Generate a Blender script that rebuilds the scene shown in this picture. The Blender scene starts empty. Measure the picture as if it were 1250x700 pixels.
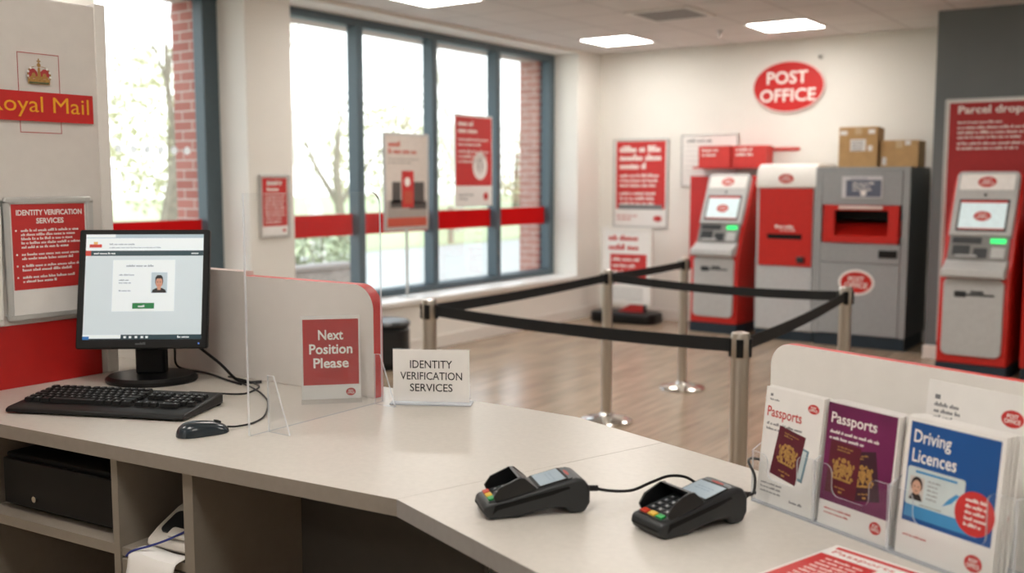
import bpy, bmesh, math, random
from mathutils import Matrix, Vector, Euler
PI = math.pi
SC = bpy.context.scene
COL = SC.collection
R = math.radians

# ------------------------------------------------------------------ materials
def lin(h):
    h = h.lstrip('#')
    o = []
    for i in (0, 2, 4):
        c = int(h[i:i+2], 16) / 255
        o.append(c/12.92 if c <= .04045 else ((c+.055)/1.055)**2.4)
    return (*o, 1)

MATS = {}
def mat(name, col, rough=.5, metal=0, var=.05, scale=30, emit=0, spec=.5, bump=0, stretch=None):
    if name in MATS: return MATS[name]
    m = bpy.data.materials.new(name); m.use_nodes = True
    nt = m.node_tree; b = nt.nodes['Principled BSDF']
    c = lin(col)
    b.inputs['Roughness'].default_value = rough
    b.inputs['Metallic'].default_value = metal
    b.inputs['Specular IOR Level'].default_value = spec
    tc = nt.nodes.new('ShaderNodeTexCoord')
    ns = nt.nodes.new('ShaderNodeTexNoise'); ns.inputs['Scale'].default_value = scale; ns.inputs['Detail'].default_value = 4
    vec = tc.outputs['Object']
    if stretch:
        mp = nt.nodes.new('ShaderNodeMapping'); mp.inputs['Scale'].default_value = stretch
        nt.links.new(vec, mp.inputs[0]); vec = mp.outputs[0]
    nt.links.new(vec, ns.inputs['Vector'])
    cr = nt.nodes.new('ShaderNodeValToRGB')
    cr.color_ramp.elements[0].position = .3; cr.color_ramp.elements[1].position = .7
    cr.color_ramp.elements[0].color = tuple(max(0, x*(1-var)) for x in c[:3]) + (1,)
    cr.color_ramp.elements[1].color = tuple(min(1, x*(1+var)) for x in c[:3]) + (1,)
    nt.links.new(ns.outputs['Fac'], cr.inputs[0]); nt.links.new(cr.outputs[0], b.inputs['Base Color'])
    if emit:
        nt.links.new(cr.outputs[0], b.inputs['Emission Color']); b.inputs['Emission Strength'].default_value = emit
    if bump:
        bp = nt.nodes.new('ShaderNodeBump'); bp.inputs['Strength'].default_value = bump; bp.inputs['Distance'].default_value = .002
        nt.links.new(ns.outputs['Fac'], bp.inputs['Height']); nt.links.new(bp.outputs[0], b.inputs['Normal'])
    MATS[name] = m
    return m

def clear(name, tint, gloss=.06, rough=.02, keep=1.0):
    m = bpy.data.materials.new(name); m.use_nodes = True
    nt = m.node_tree; nt.nodes.clear()
    out = nt.nodes.new('ShaderNodeOutputMaterial')
    tr = nt.nodes.new('ShaderNodeBsdfTransparent'); tr.inputs[0].default_value = tint
    gl = nt.nodes.new('ShaderNodeBsdfGlossy'); gl.inputs['Roughness'].default_value = rough
    fr = nt.nodes.new('ShaderNodeFresnel'); fr.inputs['IOR'].default_value = 1.3
    mu = nt.nodes.new('ShaderNodeMath'); mu.operation = 'MULTIPLY'; mu.inputs[1].default_value = gloss*10
    mx = nt.nodes.new('ShaderNodeMixShader')
    nt.links.new(fr.outputs[0], mu.inputs[0]); nt.links.new(mu.outputs[0], mx.inputs[0])
    nt.links.new(tr.outputs[0], mx.inputs[1]); nt.links.new(gl.outputs[0], mx.inputs[2])
    if keep < 1:
        df = nt.nodes.new('ShaderNodeBsdfDiffuse'); df.inputs[0].default_value = (.85, .88, .92, 1)
        m2 = nt.nodes.new('ShaderNodeMixShader'); m2.inputs[0].default_value = 1-keep
        nt.links.new(mx.outputs[0], m2.inputs[1]); nt.links.new(df.outputs[0], m2.inputs[2]); mx = m2
    nt.links.new(mx.outputs[0], out.inputs[0])
    return m

WHITE = mat('white_laminate', 'ECE8E2', .4, var=.02)
PANEL = mat('panel_white', 'DCD6D0', .5, var=.02)
PAPER = mat('paper_white', 'EFECE8', .6, var=.02)
RED = mat('post_red', 'C8201E', .45, var=.05)
REDP = mat('poster_red', 'C8302E', .5, var=.06)
REDK = mat('machine_red', 'C6221A', .35, var=.05)
GREYK = mat('machine_grey', 'B9B8B6', .4, var=.04)
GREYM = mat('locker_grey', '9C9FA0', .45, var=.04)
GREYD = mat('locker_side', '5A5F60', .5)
PLINTH = mat('plinth_navy', '1B2C38', .5)
BLACK = mat('black_plastic', '0A0B0C', .4, spec=.35, var=.15)
BLACKM = mat('black_matte', '060707', .6, spec=.3, var=.15)
DARK = mat('dark_grey_plastic', '26282A', .42, var=.1)
SILVER = mat('silver_frame', 'C9C9C6', .35, .35, var=.03)
STEEL = mat('brushed_steel', 'C4BDB4', .28, 1, var=.08, scale=60, stretch=(1, 1, .05))
CHROME = mat('polished_steel', 'D2CFCA', .12, 1, var=.03)
TEAL = mat('window_frame_teal', '4C5C64', .45, var=.05)
TEXTW = mat('print_white', 'F4EFEA', .6, var=.01)
TEXTR = mat('print_red', 'C43A36', .6, var=.02)
TEXTK = mat('print_black', '1E1C1C', .6, var=.02)
TEXTG = mat('print_grey', '7A7A7C', .6, var=.02)
GOLD = mat('gold_print', 'AE8446', .5, var=.35, scale=500)
YEL = mat('logo_yellow', 'F0A81E', .5, var=.03)
BURG = mat('burgundy', '5E1528', .5, var=.08)
PURP = mat('purple_print', '6E1A50', .5, var=.3, scale=9)
BLUEP = mat('blue_print', '0E4F92', .5, var=.12, scale=8)
SKIN = mat('portrait_skin', 'C99E86', .6)
HAIR = mat('portrait_hair', '2A201C', .7)
CARDB = mat('cardboard', 'C09A69', .8, var=.08, scale=12)
TAPE = mat('brown_tape', 'CDB28A', .35, var=.05)
ACR = clear('acrylic_sheet', (.985, .99, .992, 1), .03, .03, .985)
ACRE = clear('acrylic_edge', (.9, .93, .97, 1), .1, .1, .5)
GLASS = clear('window_glass', (.97, .985, .98, 1), .03, .0)
TOPM = mat('worktop', 'C8C2B9', .32, var=.035, scale=90, bump=.02)
TOPE = mat('worktop_edge', '92897F', .5, var=.04, scale=60)
TOPE2 = mat('worktop_edge_grey', '97938F', .5, var=.04, scale=60)
CARC = mat('carcass', '8D8478', .6, var=.04)  # darkened to carry the shadow under the worktop
CARC_SHADE = mat('carcass_shade', '433F3A', .7, var=.05)  # kneehole and cabinet-back shade put into the colour

# ------------------------------------------------------------------ geometry
_tx = {}
def text_geo(s, bold):
    k = (s, bold)
    if k not in _tx:
        cu = bpy.data.curves.new('t', 'FONT'); cu.body = s; cu.size = 1; cu.offset = bold; cu.resolution_u = 3
        o = bpy.data.objects.new('t', cu); COL.objects.link(o)
        bpy.context.view_layer.update()
        me = bpy.data.meshes.new_from_object(o.evaluated_get(bpy.context.evaluated_depsgraph_get()))
        vs = [(v.co.x, v.co.y) for v in me.vertices]; fs = [tuple(p.vertices) for p in me.polygons]
        bpy.data.objects.remove(o); bpy.data.curves.remove(cu); bpy.data.meshes.remove(me)
        x0 = min(v[0] for v in vs); x1 = max(v[0] for v in vs); y0 = min(v[1] for v in vs); y1 = max(v[1] for v in vs)
        _tx[k] = ([((a-x0)/(x1-x0), (b-y0)/(y1-y0)) for a, b in vs], fs)
    return _tx[k]

def rrect(x0, z0, x1, z1, r, n=5, corners=(1, 1, 1, 1)):
    pts = []
    for (cx, cz, a, on) in ((x1-r, z0+r, -90, corners[0]), (x1-r, z1-r, 0, corners[1]), (x0+r, z1-r, 90, corners[2]), (x0+r, z0+r, 180, corners[3])):
        if on:
            for i in range(n+1):
                t = R(a+90*i/n); pts.append((cx+r*math.cos(t), cz+r*math.sin(t)))
        else:
            sx = 1 if cx == x1-r else -1; sz = 1 if cz == z1-r else -1
            pts.append((cx+sx*r, cz+sz*r))
    return pts

def ell(cx, cz, rx, rz, n=32):
    return [(cx+rx*math.cos(2*PI*i/n), cz+rz*math.sin(2*PI*i/n)) for i in range(n)]

class MB:
    def __init__(s, M=None): s.v = []; s.f = []; s.m = []; s.M = M
    def add(s, vs, fs, m=0, M=None):
        b = len(s.v)
        M = M or s.M
        s.v += [tuple(M @ Vector(p)) for p in vs] if M else [tuple(p) for p in vs]
        s.f += [tuple(b+i for i in f) for f in fs]; s.m += [m]*len(fs)
        return s
    def box(s, x0, y0, z0, x1, y1, z1, m=0, M=None):
        vs = [(x, y, z) for z in (z0, z1) for y in (y0, y1) for x in (x0, x1)]
        return s.add(vs, [(0, 2, 3, 1), (4, 5, 7, 6), (0, 1, 5, 4), (2, 6, 7, 3), (0, 4, 6, 2), (1, 3, 7, 5)], m, M)
    def _pr(s, a, b, m, me, M):
        n = len(a)
        s.add(a+b, [tuple(range(n)), tuple(range(2*n-1, n-1, -1))], m, M)
        s.add(a+b, [(i, i+n, (i+1) % n+n, (i+1) % n) for i in range(n)], m if me is None else me, M)
        return s
    def prism(s, poly, y0, y1, m=0, me=None, M=None):       # XZ polygon
        return s._pr([(x, y0, z) for x, z in poly], [(x, y1, z) for x, z in poly], m, me, M)
    def prismx(s, poly, x0, x1, m=0, me=None, M=None):      # YZ polygon
        return s._pr([(x0, y, z) for y, z in poly], [(x1, y, z) for y, z in poly], m, me, M)
    def prismz(s, poly, z0, z1, m=0, me=None, M=None):      # XY polygon
        return s._pr([(x, y, z0) for x, y in poly], [(x, y, z1) for x, y in poly], m, me, M)
    def flat(s, poly, y, m=0, M=None):
        return s.add([(x, y, z) for x, z in poly], [tuple(range(len(poly)))], m, M)
    def rect(s, x0, z0, x1, z1, y, m=0, M=None):
        return s.flat([(x0, z0), (x1, z0), (x1, z1), (x0, z1)], y, m, M)
    def oval(s, cx, cz, rx, rz, y, m, M=None): return s.flat(ell(cx, cz, rx, rz), y, m, M)
    def ring(s, cx, cz, rx, rz, t, y, m):
        a = ell(cx, cz, rx, rz); b = ell(cx, cz, rx-t, rz-t); n = len(a)
        return s.add([(x, y, z) for x, z in a+b], [(i, (i+1) % n, (i+1) % n+n, i+n) for i in range(n)], m)
    def text(s, st, x0, z0, x1, z1, y, m, bold=.012, M=None):
        v, f = text_geo(st, bold)
        return s.add([(x0+a*(x1-x0), y, z0+b*(z1-z0)) for a, b in v], f, m, M)
    def greek(s, x0, z, w, h, lines, lead, y, m, seed=1, dens=1.0, M=None):
        rd = random.Random(seed)
        for k in range(lines):
            zz = z-k*lead; x = x0; end = x0+w*(rd.uniform(.75, 1) if k < lines-1 else rd.uniform(.5, .8))
            while x < end:
                for _ in range(rd.randint(2, 8)):
                    lw = h*rd.uniform(.38, .6); lh = h*rd.choice((.62, .62, .62, .7, 1))
                    if x+lw > x0+w: break
                    s.rect(x, zz-h, x+lw*.8, zz-h+lh, y, m, M); x += lw
                x += h*.45
        return s
    def tube(s, pts, r, m=0, n=8, smooth=0, cap=True, M=None):
        P = [Vector(p) for p in pts]
        if smooth:
            Q = []
            for i in range(len(P)-1):
                p0, p1, p2, p3 = P[max(i-1, 0)], P[i], P[i+1], P[min(i+2, len(P)-1)]
                for k in range(smooth):
                    t = k/smooth
                    Q.append(.5*((2*p1)+(p2-p0)*t+(2*p0-5*p1+4*p2-p3)*t*t+(3*p1-p0-3*p2+p3)*t**3))
            P = Q+[P[-1]]
        rr = r if isinstance(r, (list, tuple)) else [r]*len(P)
        vs = []; up = None
        for i, p in enumerate(P):
            d = (P[min(i+1, len(P)-1)]-P[max(i-1, 0)]).normalized()
            if up is None: up = Vector((0, 0, 1)) if abs(d.z) < .9 else Vector((1, 0, 0))
            a = d.cross(up).normalized(); b = a.cross(d).normalized(); up = b
            for k in range(n):
                t = 2*PI*k/n; vs.append(p+(a*math.cos(t)+b*math.sin(t))*rr[i])
        fs = [(i*n+k, i*n+(k+1) % n, (i+1)*n+(k+1) % n, (i+1)*n+k) for i in range(len(P)-1) for k in range(n)]
        if cap: fs += [tuple(range(n)), tuple(range(len(vs)-1, len(vs)-n-1, -1))]
        return s.add(vs, fs, m, M)
    def lathe(s, prof, m=0, n=32, c=(0, 0), M=None):
        vs = [(c[0]+r*math.cos(2*PI*k/n), c[1]+r*math.sin(2*PI*k/n), z) for r, z in prof for k in range(n)]
        fs = [(i*n+k, i*n+(k+1) % n, (i+1)*n+(k+1) % n, (i+1)*n+k) for i in range(len(prof)-1) for k in range(n)]
        fs += [tuple(range(n)), tuple(range(len(vs)-1, len(vs)-n-1, -1))]
        return s.add(vs, fs, m, M)
    def build(s, name, mats, parent=None, bevel=0, seg=2, smooth=35, world=False, subd=0):
        if world and parent is not None:
            inv = Matrix.LocRotScale(parent.location, parent.rotation_euler, None).inverted()
            s.v = [tuple(inv @ Vector(p)) for p in s.v]
        me = bpy.data.meshes.new(name); me.from_pydata(s.v, [], s.f)
        if not isinstance(mats, (list, tuple)): mats = [mats]
        for m in mats: me.materials.append(m)
        me.polygons.foreach_set('material_index', s.m)
        bm = bmesh.new(); bm.from_mesh(me)
        bmesh.ops.remove_doubles(bm, verts=bm.verts, dist=1e-6)
        bmesh.ops.recalc_face_normals(bm, faces=bm.faces); bm.to_mesh(me); bm.free()
        me.polygons.foreach_set('use_smooth', [True]*len(me.polygons))
        me.set_sharp_from_angle(angle=R(smooth))
        o = bpy.data.objects.new(name, me); COL.objects.link(o)
        if parent is not None: o.parent = parent
        if bevel:
            b = o.modifiers.new('Bevel', 'BEVEL'); b.width = bevel; b.segments = seg; b.limit_method = 'ANGLE'; b.angle_limit = R(40)
            b.harden_normals = False
        if subd:
            b = o.modifiers.new('Subdivision', 'SUBSURF'); b.levels = subd; b.render_levels = subd
        return o

def tag(o, label, cat, group=None, kind=None):
    o['label'] = label; o['category'] = cat
    if group: o['group'] = group
    if kind: o['kind'] = kind
    return o
def thing(name, label, cat, loc, rotz=0, group=None, lean=0):
    o = bpy.data.objects.new(name, None); COL.objects.link(o); o.empty_display_size = .1
    o.location = loc; o.rotation_euler = (-R(lean), 0, R(rotz))
    return tag(o, label, cat, group)
def struct(o): o['kind'] = 'structure'; return o
def relabel(o, label): o['label'] = label; return o
def dup(root, loc, rotz=None, label=None):
    r = root.copy(); COL.objects.link(r); r.location = loc
    if rotz is not None: r.rotation_euler[2] = R(rotz)
    if label: r['label'] = label
    for ch in list(root.children):
        c = ch.copy(); COL.objects.link(c); c.parent = r
        for g in list(ch.children):
            d = g.copy(); COL.objects.link(d); d.parent = c
    return r

def logo_oval(mb, cx, cz, rx, rz, y, red, white, dy, ring=0):
    if ring: mb.oval(cx, cz, rx+ring, rz+ring, y, white); y -= dy
    mb.oval(cx, cz, rx, rz, y, red)
    mb.text('POST', cx-rx*.5, cz+rz*.06, cx+rx*.5, cz+rz*.55, y-dy, white, .02)
    mb.text('OFFICE', cx-rx*.72, cz-rz*.52, cx+rx*.72, cz-rz*.03, y-dy, white, .02)

# ------------------------------------------------------------------ room
CH = 3.02; BW = 10.4; WX = -6.0; GX = -6.38
def floor_mat():
    m = bpy.data.materials.new('wood_planks'); m.use_nodes = True; nt = m.node_tree; b = nt.nodes['Principled BSDF']
    tc = nt.nodes.new('ShaderNodeTexCoord')
    mp = nt.nodes.new('ShaderNodeMapping'); mp.inputs['Rotation'].default_value = (0, 0, R(90))
    br = nt.nodes.new('ShaderNodeTexBrick')
    br.inputs['Scale'].default_value = 1; br.inputs['Brick Width'].default_value = 1.2; br.inputs['Row Height'].default_value = .16
    br.inputs['Mortar Size'].default_value = .003; br.inputs['Bias'].default_value = 0
    br.inputs['Color1'].default_value = lin('AB9883'); br.inputs['Color2'].default_value = lin('8F7D6B'); br.inputs['Mortar'].default_value = lin('6E5845')
    br.offset = .37
    m2 = nt.nodes.new('ShaderNodeMapping'); m2.inputs['Scale'].default_value = (14, .9, 1)
    ns = nt.nodes.new('ShaderNodeTexNoise'); ns.inputs['Scale'].default_value = 2.2; ns.inputs['Detail'].default_value = 6
    cr = nt.nodes.new('ShaderNodeValToRGB'); cr.color_ramp.elements[0].color = lin('86735F'); cr.color_ramp.elements[1].color = lin('BBA68E')
    cr.color_ramp.elements[0].position = .32; cr.color_ramp.elements[1].position = .68
    mx = nt.nodes.new('ShaderNodeMixRGB'); mx.inputs[0].default_value = .5
    L = nt.links.new
    L(tc.outputs['Object'], mp.inputs[0]); L(mp.outputs[0], br.inputs[0]); L(tc.outputs['Object'], m2.inputs[0]); L(m2.outputs[0], ns.inputs[0])
    L(ns.outputs['Fac'], cr.inputs[0]); L(br.outputs[0], mx.inputs[1]); L(cr.outputs[0], mx.inputs[2]); L(mx.outputs[0], b.inputs['Base Color'])
    b.inputs['Roughness'].default_value = .24
    return m
def ceil_mat():
    m = bpy.data.materials.new('ceiling_tiles'); m.use_nodes = True; nt = m.node_tree; b = nt.nodes['Principled BSDF']
    tc = nt.nodes.new('ShaderNodeTexCoord')
    mp = nt.nodes.new('ShaderNodeMapping'); mp.inputs['Location'].default_value = (.15, -.12, 0)   # tile joints at X -5.55, Y 9.12
    br = nt.nodes.new('ShaderNodeTexBrick'); br.offset = 0; br.inputs['Scale'].default_value = 1
    br.inputs['Brick Width'].default_value = .6; br.inputs['Row Height'].default_value = .6; br.inputs['Mortar Size'].default_value = .008
    br.inputs['Color1'].default_value = lin('D9D5D1'); br.inputs['Color2'].default_value = lin('D5D1CD'); br.inputs['Mortar'].default_value = lin('B4AFAB')
    nt.links.new(tc.outputs['Object'], mp.inputs[0]); nt.links.new(mp.outputs[0], br.inputs[0]); nt.links.new(br.outputs[0], b.inputs['Base Color'])
    b.inputs['Roughness'].default_value = .8
    return m
def brick_mat():
    m = bpy.data.materials.new('red_brick'); m.use_nodes = True; nt = m.node_tree; b = nt.nodes['Principled BSDF']
    tc = nt.nodes.new('ShaderNodeTexCoord'); sp = nt.nodes.new('ShaderNodeSeparateXYZ'); cb = nt.nodes.new('ShaderNodeCombineXYZ')
    ad = nt.nodes.new('ShaderNodeMath'); ad.operation = 'ADD'
    br = nt.nodes.new('ShaderNodeTexBrick'); br.inputs['Scale'].default_value = 1
    br.inputs['Brick Width'].default_value = .225; br.inputs['Row Height'].default_value = .075; br.inputs['Mortar Size'].default_value = .006
    br.inputs['Color1'].default_value = lin('A5655A'); br.inputs['Color2'].default_value = lin('B4766A'); br.inputs['Mortar'].default_value = lin('C4B5AA')  # brick tones lightened, outdoor haze put into the colour
    L = nt.links.new
    L(tc.outputs['Object'], sp.inputs[0]); L(sp.outputs[0], ad.inputs[0]); L(sp.outputs[1], ad.inputs[1]); L(ad.outputs[0], cb.inputs[0]); L(sp.outputs[2], cb.inputs[1])
    L(cb.outputs[0], br.inputs[0]); L(br.outputs[0], b.inputs['Base Color']); b.inputs['Roughness'].default_value = .85
    return m
WALLM = mat('wall_cream', 'ECE9E2', .7, var=.015, scale=3)
WALLG = mat('wall_slate', '6C7274', .65, var=.03, scale=4)
SKIRT = mat('skirting_white', 'E6E1DA', .5, var=.02)
BRICK = brick_mat()

struct(MB().box(-6.0, -3, -.1, 3, BW, 0).build('floor', floor_mat()))
struct(MB().box(-6.0, -3, CH, 3, BW, CH+.1).build('ceiling', ceil_mat()))
struct(MB().box(-6.42, BW, -.1, 3, BW+.2, CH+.1).build('wall_back', WALLM))
struct(MB().box(3, -3, -.1, 3.2, BW, CH+.1).build('wall_right', WALLM))
struct(MB().box(-6.42, -3.2, -.1, 3.2, -3, CH+.1).build('wall_front', WALLM))
W1 = (3.93, 5.15); W2 = (5.6, 9.89); SILL = .45
def wall_with_openings(x0, x1, head, ops, sill, mm, name):
    mb = MB(); ys = -3
    for a, b in ops:
        mb.box(x0, ys, -.3, x1, a, CH+.1); mb.box(x0, a, -.3, x1, b, sill); mb.box(x0, a, head, x1, b, CH+.1); ys = b
    mb.box(x0, ys, -.3, x1, BW, CH+.1)
    return struct(mb.build(name, mm))
wall_with_openings(-6.44, WX, 2.985, (W1, W2), SILL, WALLM, 'wall_left')
wall_with_openings(-6.72, -6.445, 2.93, ((W1[0]+.06, W1[1]-.1), (W2[0]+.06, W2[1]-.1)), .42, BRICK, 'wall_outside')
struct(MB().box(-2.10, 9.42, 0, 3, BW-.002, CH-.001).build('wall_slate', WALLG))
struct(MB().box(-5.98, BW-.016, 0, -2.105, BW-.001, .12).build('baseboard_back', SKIRT, bevel=.003))
struct(MB().box(WX+.001, -2.9, 0, WX+.016, BW-.02, .12).build('baseboard_left', SKIRT, bevel=.003))
struct(MB().box(-2.115, 9.404, 0, 2.95, 9.419, .12).build('baseboard_right', SKIRT, bevel=.003))

# windows ---------------------------------------------------------------
BAND = clear('red_film', (.62, .02, .02, 1), .03)
BAND.node_tree.nodes.clear()
_n = BAND.node_tree; _o = _n.nodes.new('ShaderNodeOutputMaterial'); _d = _n.nodes.new('ShaderNodeBsdfDiffuse'); _t = _n.nodes.new('ShaderNodeBsdfTranslucent'); _m = _n.nodes.new('ShaderNodeMixShader')
_d.inputs[0].default_value = lin('C8282A') if 1 else lin('E0261F'); _t.inputs[0].default_value = lin('D8201C'); _m.inputs[0].default_value = .5
_n.links.new(_d.outputs[0], _m.inputs[1]); _n.links.new(_t.outputs[0], _m.inputs[2]); _n.links.new(_m.outputs[0], _o.inputs[0])
DOT = BAND.copy(); DOT.name = 'frosted_dot'
for _q in DOT.node_tree.nodes:
    if _q.type.startswith('BSDF'): _q.inputs[0].default_value = (.95, .96, .96, 1)
SILLM = mat('sill_white', 'EDEAE5', .35, var=.02)
def window(name, y0, y1, mull, dots):
    e = bpy.data.objects.new(name, None); COL.objects.link(e); e.location = (GX, (y0+y1)/2, SILL); struct(e)
    fr = MB(); a, b = GX-.04, GX+.075; zb = .5; zt = 2.983; jr = .14 if dots else .1
    fr.box(a, y0+.001, zb, b, y1-.001, zb+.06); fr.box(a, y0+.001, zt-.07, b, y1-.001, zt)
    fr.box(a, y0+.001, zb+.06, b, y0+.06, zt-.07); fr.box(a, y1-jr, zb+.06, b, y1-.001, zt-.07)
    for m in mull: fr.box(a, m-.04, zb+.06, b+.01, m+.04, zt-.07)
    fr.build('window_frame', TEAL, e, bevel=.006, world=True)
    edges = [y0+.06]+[c for m in mull for c in (m-.04, m+.04)]+[y1-jr]
    for i in range(0, len(edges), 2):
        MB().box(GX-.012, edges[i], zb+.06, GX-.004, edges[i+1], zt-.07).build('pane', GLASS, e, world=True)
        MB().box(GX+.0, edges[i]+.002, 1.085, GX+.002, edges[i+1]-.002, 1.275).build('glass_band', BAND, e, world=True)
        if dots:
            d = MB(); n = int((edges[i+1]-edges[i])/.115)
            for k in range(n):
                d.prism(ell(0, 0, .03, .03, 16), -.001, .001, M=Matrix.Translation((GX+.001, edges[i]+.1+k*.115, 1.79)) @ Matrix.Rotation(PI/2, 4, 'Z'))
            d.build('dot_row', DOT, e, world=True)
    MB().box(-6.44, y0+.002, SILL+.001, WX+.04, y1-.002, .495).build('sill', SILLM, e, bevel=.006, world=True)
window('window_1', W1[0], W1[1], (), True)
window('window_2', W2[0], W2[1], (6.69, 7.73, 8.78), False)

# ceiling fittings --------------------------------------------------------
LIT = mat('light_diffuser', 'FFFAF3', .5, var=0, emit=14)
TRIM = mat('light_trim', 'E8E6E2', .5)
def ceiling_light(x, y, label, vis=True):
    t = thing('ceiling_light', label, 'ceiling light', (x, y, CH), 0, 'square ceiling light panels')
    f = MB(); f.box(-.3, -.3, -.012, .3, -.28, -.001); f.box(-.3, .28, -.012, .3, .3, -.001); f.box(-.3, -.28, -.012, -.28, .28, -.001); f.box(.28, -.28, -.012, .3, .28, -.001)
    f.build('frame', TRIM, t); MB().box(-.28, -.28, -.009, .28, .28, -.002).build('diffuser', LIT, t)
    return t
l0 = ceiling_light(-5.25, 9.42, 'square lit ceiling panel in the far left corner, nearest the windows')
dup(l0, (-3.45, 9.42, CH), None, 'square lit ceiling panel above the red oval wall sign')
dup(l0, (-5.25, 6.42, CH), None, 'square lit ceiling panel cut by the top edge, above the tall windows')
for i, (x, y, s) in enumerate(((-3.45, 6.42, 'over the middle of the queue'), (-5.25, 3.42, 'over the window side of the counter'), (-3.45, 3.42, 'just past the counter'), (-1.65, 6.42, 'over the right of the queue'),
        (-1.65, 3.42, 'ahead of the display board'), (-2.85, .42, 'over the staff side by the keyboard'), (-1.05, .42, 'over the counter corner'), (.75, .42, 'over the staff side to the right'),
        (.75, 3.42, 'to the right of the display board'), (.15, 7.02, 'in front of the slate wall'), (-1.05, -1.98, 'behind the staff side'))):
    dup(l0, (x, y, CH), None, 'added fill-light ceiling panel out of the picture, '+s)  # unseen panels added to light the counter and room
t = thing('ceiling_vent', 'square grey slatted air vent in the ceiling tiles', 'air vent', (-4.05, 8.22, CH))
VENT = mat('vent_grey', '8B8884', .5)
f = MB(); f.box(-.3, -.3, -.015, .3, -.26, -.001); f.box(-.3, .26, -.015, .3, .3, -.001); f.box(-.3, -.26, -.015, -.26, .26, -.001); f.box(.26, -.26, -.015, .3, .26, -.001)
f.build('frame', TRIM, t)
MB().box(-.26, -.26, -.004, .26, .26, -.001).build('backing', BLACKM, t)
f = MB()
for k in range(9): f.box(-.255, -.25+k*.057, -.014, .255, -.215+k*.057, -.006)
f.build('slats', VENT, t)
t = thing('sprinkler', 'small sprinkler head hanging from the ceiling between two lit panels', 'sprinkler', (-4.1, 9.4, CH))
MB().lathe([(.035, -.001), (.035, -.008), (.012, -.012), (.012, -.04)]).build('collar', GREYK, t)
MB().lathe([(.008, -.04), (.008, -.06), (.022, -.062), (.022, -.066)]).build('deflector', STEEL, t)

# outside -------------------------------------------------------------------
rd = random.Random(7)
PAVE = mat('pavement', 'A9A6A0', .9, var=.06, scale=2)
GRASS = mat('grass', 'A9AE85', .95, var=.08, scale=3)
struct(MB().box(-17.2, -25, -.25, -6.73, 45, -.15).build('ground', PAVE))
struct(MB().box(-90, -60, -.25, -17.2, 110, -.13).build('lawn', GRASS))
t = thing('garden_wall', 'low brown brick wall outside the leftmost pane of the tall windows', 'wall', (-9.6, 8.5, -.15))
MB().box(-.12, -2.6, 0, .12, 1.42, .58).build('brick_course', mat('old_brick', '8E837B', .9, var=.2, scale=14), t); MB().box(-.15, -2.62, .58, .15, 1.45, .64).build('coping', mat('coping', '8A7F78', .8), t, bevel=.01)
LEAFM = mat('shrub_leaf', 'A3A888', .7, var=.3, scale=5)
HAZE = mat('far_leaf_hazed', 'BDB799', .8, var=.1, scale=.6)  # this and the shrub leaf colour paled to stand in for haze
BARK = mat('bark', '857A69', .9, var=.2, scale=8)
BIRCH = mat('birch_bark', 'D6D0C2', .8, var=.15, scale=6)
def leaves(mb, c, rad, n, size, m=0):
    for _ in range(n):
        u = Vector((rd.gauss(0, 1), rd.gauss(0, 1), rd.gauss(0, 1))).normalized()*rd.uniform(.55, 1)
        p = Vector((c[0]+u.x*rad[0], c[1]+u.y*rad[1], c[2]+u.z*rad[2]))
        a = Vector((rd.gauss(0, 1), rd.gauss(0, 1), rd.gauss(0, 1))).normalized(); b = a.orthogonal().normalized()
        w = size*rd.uniform(.6, 1.3)
        mb.add([p-a*w, p+b*w*.5, p+a*w, p-b*w*.5], [(0, 1, 2, 3)], m)
def shrub(x, y, z, r, h, label):
    t = thing('shrub', label, 'shrub', (x, y, z), 0, 'shrubs outside the windows')
    s = MB()
    for k in range(5): s.tube([(0, 0, 0), (rd.uniform(-.3, .3)*r, rd.uniform(-.3, .3)*r, h*.5), (rd.uniform(-.7, .7)*r, rd.uniform(-.7, .7)*r, h*.9)], .012, n=5)
    s.build('stem', BARK, t)
    f = MB(); leaves(f, (0, 0, h*.58), (r, r, h*.5), 700, .06); f.build('foliage', LEAFM, t)
shrub(-10.75, 8.6, -.15, .8, 1.15, 'green shrub just behind the left part of the low brick wall outside')
shrub(-10.75, 10.35, -.15, .75, 1.1, 'green shrub at the right end of the low brick wall outside')
def tree(x, y, h, label, bark, lean=(0, 0), r0=.16, depth=5, seed=1):
    rr = random.Random(seed)
    mb = MB()
    def grow(p, d, L, r, k):
        pts = [p]; q = p.copy(); dd = d.copy(); rs = [r]
        for i in range(3):
            dd = (dd+Vector((rr.gauss(0, .12), rr.gauss(0, .12), rr.gauss(.02, .08)))).normalized(); q = q+dd*L/3; pts.append(q.copy()); rs.append(r*(1-.15*(i+1)))
        mb.tube(pts, rs, n=5, cap=False)
        if k <= 0: return
        for j in range(rr.choice((2, 3, 3))):
            i = rr.choice((1, 2, 3)) if j else 3
            nd = (dd+Vector((rr.gauss(0, .6), rr.gauss(0, .6), rr.gauss(.15, .35)))).normalized()
            grow(pts[i], nd, L*rr.uniform(.6, .85), rs[i]*rr.uniform(.5, .75), k-1)
    grow(Vector((0, 0, -.05)), Vector((lean[0], lean[1], 1)).normalized(), h*.36, r0, depth)
    o = mb.build('tree', bark); o.location = (x, y, -.13)
    return tag(o, label, 'tree', 'bare trees outside the windows')
tree(-15.5, 11.3, 9, 'bare spreading tree seen through the left window beside the big white panel', BARK, r0=.2, seed=3)
tree(-26, 12, 10, 'slim bare tree further back in the left window', BARK, r0=.17, seed=9)
tree(-14.5, 14.2, 10, 'pale birch trunk leaning behind the first pane of the tall windows', BIRCH, lean=(.05, .14), r0=.17, seed=5)
tree(-20, 20.5, 9, 'bare tree behind the second pane of the tall windows', BARK, r0=.16, seed=12)
tree(-21, 27, 10, 'bare tree behind the third pane of the tall windows', BIRCH, r0=.16, seed=20)
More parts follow.
